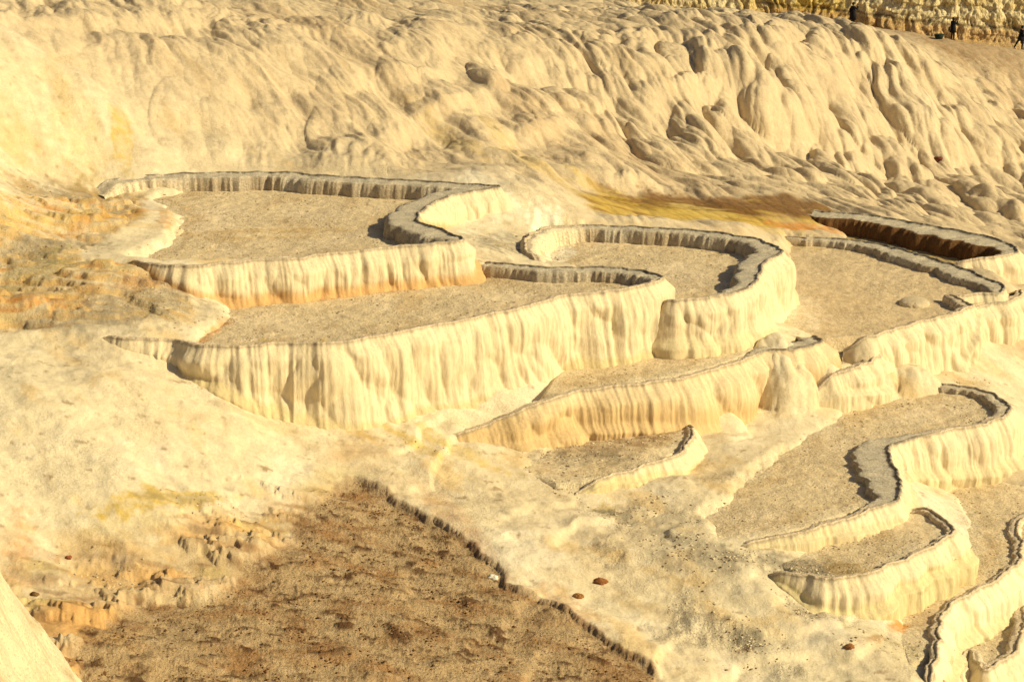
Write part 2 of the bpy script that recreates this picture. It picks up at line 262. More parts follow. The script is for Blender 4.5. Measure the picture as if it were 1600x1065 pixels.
# ------------------------------------------------------------------ stains, plus two banks painted sunlit: (px, py, rx, ry, turn, colour, strength)
YEL = (.60, .42, .08); OCH = (.50, .30, .08); ORA = (.62, .27, .06); BRN = (.22, .12, .05); GRY = (.30, .26, .19); TAN = (.46, .32, .18); PAL = (.88, .82, .66); OLV = (.38, .32, .12); RUS = (.40, .15, .05)
ST_PX = [(350, 476, 190, 9, -7, ORA, .8), (600, 452, 160, 6, -7, ORA, .8), (740, 436, 25, 9, 0, ORA, .9), (335, 520, 30, 8, -50, ORA, .7), (260, 348, 22, 14, 60, ORA, .45), (180, 340, 90, 7, -22, ORA, .6),
      (120, 345, 130, 10, -12, YEL, .35), (100, 310, 110, 18, -5, GRY, .75), (130, 300, 60, 8, -5, BRN, .35), (90, 385, 70, 16, -12, GRY, .8), (60, 470, 160, 10, -4, OCH, .45), (70, 478, 90, 5, -3, ORA, .6), (60, 420, 60, 20, -10, OLV, .4),
      (230, 470, 110, 26, -6, GRY, .6), (120, 505, 130, 10, 0, GRY, .55), (280, 450, 50, 8, 0, GRY, .6), (30, 290, 60, 6, 0, OCH, .4),
      (190, 233, 30, 9, 25, YEL, .7), (120, 215, 70, 20, 20, YEL, .25), (850, 285, 90, 14, 15, YEL, .4), (790, 240, 60, 14, 25, YEL, .3), (710, 235, 70, 10, 22, YEL, .35), (860, 265, 25, 6, 10, BRN, .45),
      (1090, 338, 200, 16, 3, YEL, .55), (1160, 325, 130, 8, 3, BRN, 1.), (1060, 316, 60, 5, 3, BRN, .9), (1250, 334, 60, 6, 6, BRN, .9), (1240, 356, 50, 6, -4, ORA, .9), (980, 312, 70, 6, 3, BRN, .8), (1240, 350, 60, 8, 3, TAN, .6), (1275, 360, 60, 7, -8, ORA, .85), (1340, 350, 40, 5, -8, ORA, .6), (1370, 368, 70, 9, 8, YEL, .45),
      (940, 305, 70, 8, 10, YEL, .5), (1000, 270, 160, 24, 12, TAN, .35), (850, 220, 90, 16, 20, TAN, .45),
      (430, 362, 170, 5, -1, OCH, .45), (430, 375, 120, 4, -1, OCH, .35), (620, 350, 40, 8, 0, GRY, .4),
      (790, 385, 50, 22, -10, GRY, .8), (865, 388, 45, 26, 10, PAL, 1.), (740, 330, 90, 30, 0, PAL, .6), (770, 405, 40, 6, 0, BRN, .3),  # first two PAL marks paint sunlit brightness on right-facing banks
      (500, 645, 120, 6, 12, YEL, .7), (620, 684, 110, 6, 14, YEL, .7), (720, 716, 90, 8, 10, YEL, .6), (440, 660, 90, 7, 18, OCH, .2),
      (250, 792, 95, 12, -12, YEL, .9), (250, 778, 40, 5, 10, YEL, .8), (200, 830, 140, 14, -10, YEL, .3), (420, 815, 90, 14, -12, YEL, .45), (350, 835, 120, 20, -14, OCH, .6), (150, 895, 110, 16, -6, OLV, .45), (30, 860, 40, 28, 40, ORA, .45), (170, 945, 60, 14, -10, TAN, .7), (330, 905, 90, 14, -12, ORA, .45), (270, 780, 60, 6, -5, GRY, .5), (60, 870, 40, 8, 0, RUS, .4),
      (340, 870, 110, 14, -14, OCH, .55), (470, 800, 60, 12, -12, OCH, .5), (720, 840, 90, 30, 40, RUS, .35), (900, 990, 90, 40, 40, RUS, .35), (180, 930, 80, 12, -12, BRN, .4), (100, 1000, 60, 20, 0, PAL, .4),
      (950, 800, 34, 9, 8, YEL, .6), (970, 810, 48, 9, 10, GRY, .95), (1050, 840, 60, 9, 10, GRY, .35), (1130, 873, 100, 14, 6, GRY, .9), (1250, 884, 110, 15, 5, GRY, .9), (1350, 940, 70, 14, 10, YEL, .5), (1405, 985, 20, 8, -20, ORA, .9), (1360, 1010, 30, 6, -20, RUS, .6), (1400, 1020, 90, 20, 5, OLV, .3),
      (1160, 1010, 45, 12, 5, GRY, .9), (1160, 1025, 18, 5, 0, BRN, .6), (1255, 968, 30, 8, 10, GRY, .7), (1000, 950, 60, 12, 15, OCH, .35), (960, 690, 120, 22, -10, BRN, .6), (1030, 680, 60, 10, -14, BRN, .35), (900, 720, 90, 16, 0, GRY, .6), (1100, 680, 35, 15, 0, TAN, .45), (1160, 640, 60, 8, -15, TAN, .4),
      (1330, 890, 90, 8, 2, BRN, .3), (1340, 920, 50, 16, 10, TAN, .5), (1450, 960, 50, 24, -40, TAN, .5), (1230, 480, 60, 40, 0, PAL, .5), (1300, 470, 90, 30, 0, TAN, .25), (1190, 720, 90, 20, -20, OCH, .2), (1170, 760, 80, 8, -10, OCH, .25), (1290, 640, 60, 14, 0, OCH, .25), (1500, 600, 60, 6, 10, TAN, .4), (1585, 520, 40, 30, 0, TAN, .5), (1590, 700, 30, 8, 0, ORA, .4),
      (1530, 85, 120, 12, 5, BRN, .45), (1470, 75, 60, 6, 5, BRN, .5), (1490, 90, 30, 8, 30, BRN, .4), (1560, 120, 100, 40, 10, TAN, .4), (700, 12, 300, 10, 2, BRN, .35), (560, 15, 120, 8, 0, TAN, .4), (110, 5, 40, 8, 0, BRN, .5), (1440, 200, 80, 30, 0, PAL, .1), (1330, 390, 30, 8, 0, TAN, .2),
      (450, 30, 120, 16, 5, TAN, .4), (60, 250, 90, 14, 6, OCH, .15), (250, 110, 50, 10, 10, TAN, .25), (600, 120, 200, 12, 12, TAN, .25)]
STAINS = []
for a in ST_PX:
    c = hit(a[0], a[1]); s = scale_at(c); sd = (CAM_H - c[2]) / math.hypot(c[1], CAM_H - c[2])
    STAINS.append((c[0], c[1], s, sd, a))
def lerp3(c, col, m): return c + (np.array(col)[None] - c) * m[:, None]
def stain(c, x, y, wall=False):
    n1 = fbm(x * .9, y * .45, 4, 21); n2 = fbm(x * 4, y * 2.2, 3, 23); n3 = fbm(x * 1.6, y * 3.0, 4, 25)
    for cx, cy, s, sd, (px, py, rx, ry, rot, col, st) in STAINS:
        u = (x - cx) * s; w = -(y - cy) * s * sd
        sel = np.nonzero((np.abs(u) < 1.5 * max(rx, ry)) & (np.abs(w) < 1.5 * max(rx, ry)))[0]
        if not len(sel): continue
        cr, sr = math.cos(R(rot)), math.sin(R(rot)); uu = u[sel] * cr + w[sel] * sr; ww = -u[sel] * sr + w[sel] * cr
        r = np.sqrt((uu / rx) ** 2 + (ww / ry) ** 2) + n1[sel] * .7 + n2[sel] * .6
        m = sst(1.12, .55, r) * st * (.45 + .55 * sst(-.25, .25, n3[sel]))
        c[sel] = c[sel] + (np.array(col)[None] - c[sel]) * m[:, None]
    return c

# ------------------------------------------------------------------ materials
def new_mat(name, bump_fine=.5, stretch=None, spec=.15, fine_dark=.5, gravel=True, flutes=False, col=None, rough=.85):
    m = bpy.data.materials.new(name); m.use_nodes = True; t = m.node_tree; N = t.nodes; L = t.links
    b = N['Principled BSDF']; b.inputs['Roughness'].default_value = rough
    b.inputs['Specular IOR Level'].default_value = spec
    if col:
        b.inputs['Base Color'].default_value = (*col, 1)
        return m
    ge = N.new('ShaderNodeNewGeometry'); mp = N.new('ShaderNodeMapping'); L.new(ge.outputs['Position'], mp.inputs[0])
    if stretch: mp.inputs['Scale'].default_value = stretch
    at = N.new('ShaderNodeAttribute'); at.attribute_name = 'tint'; ag = N.new('ShaderNodeAttribute'); ag.attribute_name = 'grit'
    def noise(scale, det=5, rough_=.6, vec=mp):
        n = N.new('ShaderNodeTexNoise'); n.inputs['Scale'].default_value = scale; n.inputs['Detail'].default_value = det
        n.inputs['Roughness'].default_value = rough_; L.new(vec.outputs[0], n.inputs['Vector']); return n
    def mr(src, a, b_, c, d):
        n = N.new('ShaderNodeMapRange'); n.inputs[1].default_value = a; n.inputs[2].default_value = b_; n.inputs[3].default_value = c; n.inputs[4].default_value = d
        L.new(src, n.inputs[0]); return n.outputs[0]
    def math_(op, a, b_):
        n = N.new('ShaderNodeMath'); n.operation = op
        for k, v in ((0, a), (1, b_)):
            if isinstance(v, (int, float)): n.inputs[k].default_value = v
            else: L.new(v, n.inputs[k])
        return n.outputs[0]
    n_mid = noise(2.2, 6); n_fine = noise(14, 5, .65); n_speck = noise(13, 4, .75)
    f1 = mr(n_mid.outputs[0], .3, .7, .88, 1.1)
    f2 = mr(n_fine.outputs[0], .3, .7, 1 - fine_dark * .24, 1 + fine_dark * .22)
    fac = math_('MULTIPLY', f1, f2)
    sp = mr(n_speck.outputs[0], .53, .62, 0, 1)
    spg = math_('MULTIPLY', sp, ag.outputs['Fac'])
    dark = math_('SUBTRACT', 1.0, math_('MULTIPLY', spg, .6))
    fac = math_('MULTIPLY', fac, dark)
    vm = N.new('ShaderNodeVectorMath'); vm.operation = 'SCALE'; L.new(at.outputs['Color'], vm.inputs[0]); L.new(fac, vm.inputs['Scale'])
    L.new(vm.outputs[0], b.inputs['Base Color'])
    gm = math_('ADD', math_('MULTIPLY', ag.outputs['Fac'], 1.0), .10)
    bp = N.new('ShaderNodeBump'); bp.inputs['Distance'].default_value = .075 * bump_fine
    L.new(math_('MULTIPLY', n_fine.outputs[0], gm), bp.inputs['Height']); bp.inputs['Strength'].default_value = .9
    bp2 = N.new('ShaderNodeBump'); bp2.inputs['Distance'].default_value = .10 * bump_fine; L.new(n_mid.outputs[0], bp2.inputs['Height']); bp2.inputs['Strength'].default_value = .6
    L.new(bp.outputs[0], bp2.inputs['Normal']); last = bp2
    if flutes:
        for (w_, l_, dist, jit) in ((.80, 2.6, .17, .5), (.36, 1.3, .05, 1.0)):
            mp3 = N.new('ShaderNodeMapping'); mp3.vector_type = 'TEXTURE'; mp3.inputs['Rotation'].default_value = (0, 0, R(14)); mp3.inputs['Scale'].default_value = (w_, l_, l_ * .7)
            wn = noise(.9 / w_ * .5, 3, .5, mp); vm3 = N.new('ShaderNodeVectorMath'); vm3.operation = 'MULTIPLY_ADD'; L.new(wn.outputs['Color'], vm3.inputs[0]); vm3.inputs[1].default_value = (w_ * jit,) * 3; L.new(ge.outputs['Position'], vm3.inputs[2]); L.new(ge.outputs['Position'], wn.inputs['Vector'])
            L.new(vm3.outputs[0], mp3.inputs[0]); vo = N.new('ShaderNodeTexVoronoi'); vo.feature = 'F1'; vo.inputs['Scale'].default_value = 1.0; vo.inputs['Randomness'].default_value = .85; L.new(mp3.outputs[0], vo.inputs['Vector'])
            hgt_ = math_('MULTIPLY', math_('MULTIPLY', math_('MULTIPLY', vo.outputs['Distance'], vo.outputs['Distance']), -1.0), at.outputs['Alpha'])
            b3 = N.new('ShaderNodeBump'); b3.inputs['Distance'].default_value = dist; b3.inputs['Strength'].default_value = .85; L.new(hgt_, b3.inputs['Height']); L.new(last.outputs[0], b3.inputs['Normal']); last = b3
    L.new(last.outputs[0], b.inputs['Normal'])
    return m
M_GROUND = new_mat('travertine_ground', 1.2, flutes=True, fine_dark=.4)
M_FLOOR = new_mat('gravel_crust', 1.3, fine_dark=1.2)
M_WALL = new_mat('drip_travertine', .9, stretch=(1, 1, .22), fine_dark=.45)
M_RIM = new_mat('crusted_rim', 1.0, fine_dark=1.0)
M_CLIFF = new_mat('cliff_travertine', 3.0, stretch=(.5, .5, .22), fine_dark=1.5)

# ------------------------------------------------------------------ mesh builders
def grid_mesh(name, X, Y, Z, tint, grit, mat, parent=None, keep=None, origin=(0, 0, 0), flip=False, alpha=None):
    """rows x cols arrays -> one quad mesh"""
    r, c = X.shape; idx = np.arange(r * c).reshape(r, c)
    q = np.stack([idx[:-1, :-1], idx[:-1, 1:], idx[1:, 1:], idx[1:, :-1]], -1).reshape(-1, 4)
    if flip: q = q[:, ::-1]
    co = np.stack([X.ravel() - origin[0], Y.ravel() - origin[1], Z.ravel() - origin[2]], 1)
    if keep is not None:
        q = q[keep.reshape(-1)]; used = np.unique(q); mp = np.full(r * c, -1); mp[used] = np.arange(len(used)); q = mp[q]; co = co[used]; tint = tint[used]; grit = grit[used]
    me = bpy.data.meshes.new(name); me.vertices.add(len(co)); me.vertices.foreach_set('co', co.astype(np.float32).ravel())
    me.loops.add(q.size); me.loops.foreach_set('vertex_index', q.astype(np.int32).ravel())
    me.polygons.add(len(q)); me.polygons.foreach_set('loop_start', (np.arange(len(q)) * 4).astype(np.int32))
    me.polygons.foreach_set('use_smooth', np.ones(len(q), bool)); me.update(calc_edges=True)
    a = me.attributes.new('tint', 'FLOAT_COLOR', 'POINT'); a.data.foreach_set('color', np.concatenate([np.clip(tint, 0, 1), (np.zeros((len(co), 1)) if alpha is None else alpha[:, None])], 1).astype(np.float32).ravel())
    g = me.attributes.new('grit', 'FLOAT', 'POINT'); g.data.foreach_set('value', grit.astype(np.float32).ravel())
    me.materials.append(mat); o = bpy.data.objects.new(name, me); scene.collection.objects.link(o)
    if parent: o.parent = parent
    return o
def empty(name, loc, label, cat, group=None, rz=0):
    o = bpy.data.objects.new(name, None); scene.collection.objects.link(o); o.location = loc; o.rotation_euler.z = rz; o.empty_display_size = .3
    o['label'] = label; o['category'] = cat
    if group: o['group'] = group
    return o
CREAM = np.array((.73, .635, .445)); SHELF = np.array((.74, .60, .385))

# ------------------------------------------------------------------ the ground: one sheet, dense where the picture looks
def concat(*a): return np.concatenate(a)
az = concat(-np.linspace(75, 15.2, 40), np.linspace(-14.6, 14.6, 1060), np.linspace(15.2, 75, 40)); az = np.radians(az)
dd = concat(np.linspace(6, 40, 26), np.exp(np.linspace(math.log(41), math.log(108), 600)), np.exp(np.linspace(math.log(108.12), math.log(180), 540)), np.linspace(180.3, 214, 90), np.exp(np.linspace(math.log(217), math.log(4000), 50)))
AZ, DD = np.meshgrid(az, dd); X = np.tan(AZ) * DD; Y = DD.copy()
# macro shape evaluated on a coarser lattice of the same kind, then interpolated
ia = np.unique(concat(np.arange(0, len(az), 4), [len(az) - 1])); idd = np.unique(concat(np.arange(0, len(dd), 4), [len(dd) - 1]))
Zc = macro(X[np.ix_(idd, ia)], Y[np.ix_(idd, ia)])
tmp = np.stack([np.interp(np.arange(len(az)), ia, row) for row in Zc]); Z0 = np.stack([np.interp(np.arange(len(dd)), idd, tmp[:, k]) for k in range(len(az))], 1)
def hill_shape(x, y, z):
    """hummocks, cascades and flutes on top of the macro slope"""
    k_ = sst(-8, 12, x) * sst(108, 125, y); fx_ = .42 - .22 * k_; fy_ = -.91 - .07 * k_; u = x * fy_ - (y - 140) * fx_; v = x * fx_ + (y - 140) * fy_      # across / along the flow
    wu = fbm(x * .12, y * .08, 3, 5) * 2.5; wv = fbm(x * .1, y * .1, 3, 6) * 2
    u = u + wu; v = v + wv
    far = sst(88, 104, y + .25 * x); right = sst(-8, 12, x) * sst(108, 125, y)
    left = far * (1 - right)
    big = pillow(u / 5.2, v / 9.0, 31); mid = pillow(u / 1.3, v / 3.8, 32); sm = pillow(u / .7, v / 2.4, 33); sm2 = pillow(u / .36, v / 1.5, 36)
    h = right * (pillow(u / 3.0, v / 6.0, 46) * .6 + big * .25 + mid * .80 + sm * .24 + sm2 * .06)
    pm = sst(-.25, .25, fbm(x * .07, y * .05, 2, 44))
    h += left * (big * .8 + mid * .34 * pm + sm * (.06 + .14 * pm) + fbm(u * .45, v * .12, 4, 34) * .4 + fbm(u * 1.6, v * .4, 3, 39) * .10)
    q = z * .55 + fbm(x * .06, y * .06, 3, 35) * 1.5; fr = q - np.floor(q)
    h += left * .6 * (sst(.1, .5, fr) - fr)
    q = z * .42 + fbm(x * .09, y * .05, 3, 45) * 1.0; fr = q - np.floor(q)
    h += right * .45 * (sst(.1, .55, fr) - fr)
    near = 1 - far
    h += near * (fbm(x * .20, y * .30 + x * .12, 5, 37) * .40 + fbm(x * .9, y * 1.5, 4, 38) * .07)
    return h - far * .65 * (right * 1.3 + left * .9)
H = hill_shape(X, Y, Z0); back_ = sst(172, 184, Y) * sst(0, 14, X); H = H * (1 - .8 * back_)
LOBES = [(1205, 1300, 78, 160), (1285, 1370, 72, 180), (1352, 1436, 88, 180), (1262, 1318, 112, 170), (1425, 1525, 128, 172), (1395, 1505, 165, 272), (1335, 1460, 188, 288), (1478, 1562, 246, 322), (1535, 1620, 262, 360),
         (1098, 1170, 72, 192), (1155, 1232, 100, 238), (1112, 1180, 150, 228), (1196, 1262, 150, 234), (1236, 1335, 160, 238), (1055, 1122, 90, 175), (995, 1072, 72, 152), (985, 1062, 150, 194), (925, 1002, 60, 134), (872, 942, 128, 194),
         (795, 872, 92, 186), (848, 905, 78, 184), (736, 802, 72, 152), (1500, 1600, 190, 260), (1300, 1400, 250, 320), (1420, 1500, 290, 345), (1180, 1290, 250, 300), (1070, 1150, 200, 262), (1000, 1090, 225, 285),
         (590, 660, 110, 165), (660, 740, 130, 190), (520, 600, 70, 120), (240, 330, 62, 100), (380, 480, 80, 140), (470, 560, 90, 150), (330, 400, 45, 90), (230, 320, 205, 250), (480, 570, 195, 250), (300, 370, 215, 255)]
lobe_in = np.zeros_like(X)
for (xa, xb, ya, yb) in LOBES:
    hb = hit((xa + xb) / 2, yb); s_ = scale_at(hb); wx = (xb - xa) / s_ / 2 * 1.12; Hk = (yb - ya) / s_ * (.52 if xa > 700 else .30); ly = wx * 1.5
    cx_, cy_ = hb[0], hb[1] + ly * .9; sel = np.nonzero((np.abs(X - cx_) < wx * 1.5) & (Y > cy_ - ly * 1.4) & (Y < cy_ + ly * 4.5)); x, y = X[sel], Y[sel]
    dx = x - cx_ - .18 * (y - cy_) * -1; wob = fbm(x * .35, y * .2, 3, 300) * .22
    yy_ = (y - cy_) / np.where(y > cy_, ly * 2.4, ly); r2 = (dx / wx) ** 2 + yy_ ** 2 + wob; sh = np.clip(1 - r2, 0, 1) ** .5
    lobe_in[sel] = np.maximum(lobe_in[sel], Hk * (.52 if ya > 95 else .28) * sh)
Z0 = Z0 + lobe_in
Z0 = Z0 - 6 * sst(214, 222, Y) * sst(-12, -4, X)
# calm the relief next to terraces
near_b = np.zeros_like(X); lower = np.full(X.shape, 1e9)
core = (Y > 40) & (Y < 135)
for b in BAS:
    pa = np.array(b['poly']); bx0, by0 = pa.min(0) - 3; bx1, by1 = pa.max(0) + 3
    sel = np.nonzero((X > bx0) & (X < bx1) & (Y > by0) & (Y < by1)); x, y = X[sel], Y[sel]
    sd = poly_sd(x, y, b['poly']); sdn = sd + fbm(x * 1.1, y * .8, 3, 41) * .35 + fbm(x * 4, y * 3, 2, 42) * .08
    near_b[sel] = np.maximum(near_b[sel], sst(-1.6, 0, sd))
    b['sel'] = (sel, sdn)
sdY = poly_sd(X, Y, YELLOW_FLAT)
lw = sst(-7, -2, X) * (1 - sst(76, 82, Y)); qn = (Z0 + fbm(X * .22, Y * .22, 4, 330) * .55) / .42; frq = qn - np.floor(qn)
led2 = lw * (1 - near_b) * .17 * (sst(.35, .52, frq) - frq + .1) * sst(-.35, .1, fbm(X * .15, Y * .2, 3, 331))
nl = np.zeros_like(X)
for (xa, xb, ya, yb) in [(1176, 1282, 580, 648), (1262, 1330, 590, 636), (1330, 1410, 588, 622), (1400, 1480, 592, 622), (1040, 1092, 512, 548), (1105, 1165, 650, 674)]:
    hb = PD((xa + xb) / 2, yb, 1); hb = hit((xa + xb) / 2, yb); s_ = scale_at(hb); wx = (xb - xa) / s_ / 2 * 1.1; Hk = (yb - ya) / s_ * .9
    dx = X - hb[0]; dy = Y - hb[1] - wx * .9; nl = np.maximum(nl, Hk * np.clip(1 - (dx / wx) ** 2 - (dy / np.where(dy > 0, wx * 1.6, wx)) ** 2 + fbm(X * 1.2, Y, 2, 333) * .15, 0, 1) ** .55)
nl = nl * (.82 + .18 * pillow(X / .45, Y / 1.2, 334))
Z = Z0 + H * (1 - .8 * near_b) * (1 - .8 * sst(-2, .5, sdY)) + led2 + nl
for b in BAS:
    sel, sdn = b['sel']; t = sst(-.02, 1.2, sdn); Z[sel] = Z[sel] * (1 - t) + np.minimum(Z[sel], b['zf'] - .35) * t
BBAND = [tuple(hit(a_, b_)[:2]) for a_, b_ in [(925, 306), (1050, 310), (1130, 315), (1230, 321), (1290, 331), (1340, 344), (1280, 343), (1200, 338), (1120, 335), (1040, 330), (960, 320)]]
SHP = [tuple(hit(a_, b_)[:2]) for a_, b_ in [(-60, 285), (150, 284), (235, 305), (225, 345), (120, 395), (250, 420), (325, 452), (290, 505), (200, 515), (90, 512), (-60, 515)]]
shm = sst(-.2, .8, poly_sd(X, Y, SHP)); ns = fbm(X * .16 + Y * .05, Y * .42, 5, 310, .5)
led = sum(sst(-.025, .025, ns - l_) for l_ in (-.25, -.05, .15, .32)); Z += shm * (led * .17 - .3) + shm * fbm(X * 2, Y * 4, 4, 311, .6) * .022
# brown flat
sdB = poly_sd(X, Y, BROWN); e = sdB + fbm(X * .55, Y * .55, 6, 51, .62) * .55
rightside = sst(-10, -1, X); tB = sst(0, .14, e) * rightside + sst(-.15, .25, e + fbm(X * .35, Y * .3, 5, 55, .6) * 1.6 * (1 - rightside)) * (1 - rightside)
clod = sst(-.1, .4, fbm(X * 1.2, Y * 2.2, 6, 52, .7)) * sst(0, 1, e)
zone = sst(-4.5, -.3, e) * (1 - rightside) * (1 - tB) * (Y > 50) * (1 - sst(68.5, 71, Y)); nz = fbm(X * .45, Y * .9, 5, 340, .55)
Z += zone * (.16 * (sst(-.03, .03, nz) + sst(.17, .23, nz)) - .15 + .05 * fbm(X * 2, Y * 3, 4, 341))
Z -= tB * (.16 + .0 * rightside) - clod * .07 - (fbm(X * 5, Y * 8, 3, 53) * .03) * tB
# crusty rubble on the lower slope
rub = sst(.0, .5, fbm(X * .5, Y * .35, 3, 61)) * sst(-2, 6, X) * (1 - sst(72, 78, Y)) * (1 - tB)
Z += rub * fbm(X * 2.4, Y * 4, 4, 62) * .11
xf, yf = X.ravel(), Y.ravel()
# colour of the ground
c = np.tile(CREAM, (xf.size, 1))
far = sst(88, 104, yf + .25 * xf)
n = fbm(xf * .12, yf * .08, 4, 71); c = lerp3(c, (.66, .53, .34), sst(-.1, .5, n) * .6)
c = lerp3(c, (.60, .475, .31), far * .75)
fl = (.42, -.91); uf = xf * fl[1] - yf * fl[0]; vf = xf * fl[0] + yf * fl[1]
n = fbm(uf * 1.1, vf * .16, 4, 72); c = lerp3(c, (.50, .37, .21), sst(.1, .6, n) * (.25 + .35 * far))
n = fbm(uf * 2.6, vf * .5, 4, 73); c = lerp3(c, (.33, .24, .13), sst(.28, .6, n) * (.25 + .25 * far))
n = fbm(xf * .9, yf * 1.6, 4, 75); c = lerp3(c, (.88, .80, .62), sst(.05, .5, n) * .35 * (1 - far))
n = fbm(xf * 1.6, yf * 3.0, 5, 74); c = lerp3(c, GRY, sst(.32, .6, n) * .6 * (1 - far))
right_ = sst(-8, 12, xf) * sst(108, 125, yf); c = lerp3(c, (.56, .46, .31), right_ * .4); c = lerp3(c, (.46, .36, .24), sst(.0, .5, fbm(uf * .5, vf * .25, 4, 83)) * far * .5)
pathm = sst(178, 192, yf) * sst(-10, 20, xf); c = lerp3(c, (.42, .30, .18), pathm * .65)
fu = xf * .80 + yf * .60; fv = -xf * .60 + yf * .80
nearm = (1 - far)
c = lerp3(c, (.82, .74, .58), sst(.0, .4, fbm(xf * .25, yf * .2, 4, 320)) * .6 * nearm)
c = lerp3(c, (.66, .46, .20), sst(.12, .4, fbm(xf * .35 + yf * .1, yf * .35, 5, 321, .6)) * .55 * nearm)
c = lerp3(c, (.30, .20, .11), sst(.30, .46, fbm(xf * 1.0, yf * 2.4, 5, 322, .62)) * .75 * nearm)
c = lerp3(c, (.36, .30, .21), rub.ravel() * sst(-.05, .3, fbm(xf * 2.2, yf * 1.4, 4, 76)) * .75)
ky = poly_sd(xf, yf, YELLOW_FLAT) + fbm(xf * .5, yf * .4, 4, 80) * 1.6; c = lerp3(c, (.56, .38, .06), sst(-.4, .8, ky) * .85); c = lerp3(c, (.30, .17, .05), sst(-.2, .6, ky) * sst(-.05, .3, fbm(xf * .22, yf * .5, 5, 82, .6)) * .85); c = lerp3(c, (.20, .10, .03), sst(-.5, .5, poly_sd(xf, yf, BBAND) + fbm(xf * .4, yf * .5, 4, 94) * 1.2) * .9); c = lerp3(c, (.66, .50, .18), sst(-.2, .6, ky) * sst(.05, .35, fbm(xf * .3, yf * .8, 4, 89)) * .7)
shp = sst(-.3, .7, poly_sd(xf, yf, SHP) + fbm(xf * .6, yf * .4, 4, 84) * 1.2)
sc = lerp3(np.tile(SHELF, (xf.size, 1)), (.42, .33, .20), sst(-.1, .4, fbm(xf * .25, yf * .6, 5, 85)) * .8); sc = lerp3(sc, (.72, .58, .36), sst(.05, .4, fbm(xf * .3, yf * .9, 5, 86)) * .8)
sc = lerp3(sc, (.55, .40, .12), sst(.1, .4, fbm(xf * .18, yf * .8, 5, 87)) * .6); sc = lerp3(sc, (.26, .19, .12), sst(.2, .5, fbm(xf * 1.6, yf * 3.2, 4, 88, .65)) * .8)
nf = ns.ravel(); lv = np.min([np.abs(nf - l_ + .02) for l_ in (-.25, -.05, .15, .32)], 0)
sc = lerp3(sc, (.66, .42, .14), sst(.07, .02, lv) * .9); sc = lerp3(sc, (.58, .25, .06), sst(.025, .0, lv) * sst(.0, .3, fbm(xf * .3, yf * .5, 3, 312)) * .9)
c = c + (sc - c) * (shp * .85)[:, None]; c = stain(c, xf, yf)
rsf = rightside.ravel(); e2 = e.ravel() + fbm(xf * .35, yf * .3, 5, 55, .6) * 1.6 * (1 - rsf); tb = sst(-.1, .25, e.ravel()) * rsf + sst(-.12, .2, e2) * (1 - rsf)
mz = sst(-5.5, -.2, e2) * (1 - rsf) * sst(-1.0, .0, -(poly_sd(xf, yf, [tuple(hit(a_, b_)[:2]) for a_, b_ in [(-100, 700), (600, 640), (520, 740), (440, 800), (300, 815), (180, 850), (60, 850), (-100, 840)]])))
c = lerp3(c, (.56, .42, .24), mz * sst(-.35, .15, fbm(xf * .25, yf * .7, 5, 90)) * .9); c = lerp3(c, (.62, .36, .13), mz * sst(-.1, .25, fbm(xf * .3, yf * .8, 5, 91)) * .85); c = lerp3(c, (.24, .13, .06), mz * sst(.05, .3, fbm(xf * .5, yf * 1.8, 5, 92, .6)) * .85); c = lerp3(c, (.60, .50, .18), mz * sst(.1, .4, fbm(xf * .25, yf * .5, 4, 93)) * .5); n = fbm(xf * .5, yf * .9, 5, 77)
bc = lerp3(np.tile(np.array((.50, .36, .20)), (xf.size, 1)), (.38, .22, .10), sst(-.1, .4, n)); bc = lerp3(bc, (.60, .45, .28), sst(.0, .5, fbm(xf * 1.6, yf * 3, 5, 78)) * .7)
bc = lerp3(bc, (.11, .05, .02), sst(.04, .26, fbm(xf * 1.2, yf * 2.2, 6, 52, .7)) * sst(-.5, .1, fbm(xf * .35, yf * .5, 3, 54)) * .92)
lft = 1 - sst(-11.5, -7.5, xf)
c = c + (bc - c) * (tb * (1 - .55 * lft * sst(-.25, .35, fbm(xf * .8, yf * .5, 3, 79))))[:, None]
edge = sst(-.12, .0, e.ravel()) * (1 - sst(.06, .28, e.ravel())) * rsf; c = lerp3(c, (.14, .06, .025), edge * .7 * sst(-.4, .2, fbm(xf * 1.2, yf, 3, 56)))  # shade of the flat's left-facing edge painted as a dark band
grit = np.clip(.04 + .3 * shp + .8 * tb + .7 * rub.ravel() + .3 * pathm + sst(.0, .5, fbm(xf * .3, yf * .2, 3, 81)) * .3, 0, 1)
g = grid_mesh('ground', X, Y, Z, c, grit, M_GROUND, alpha=np.clip(far * (.75 + .25 * right_) * (1 - pathm), 0, 1)); g['kind'] = 'structure'

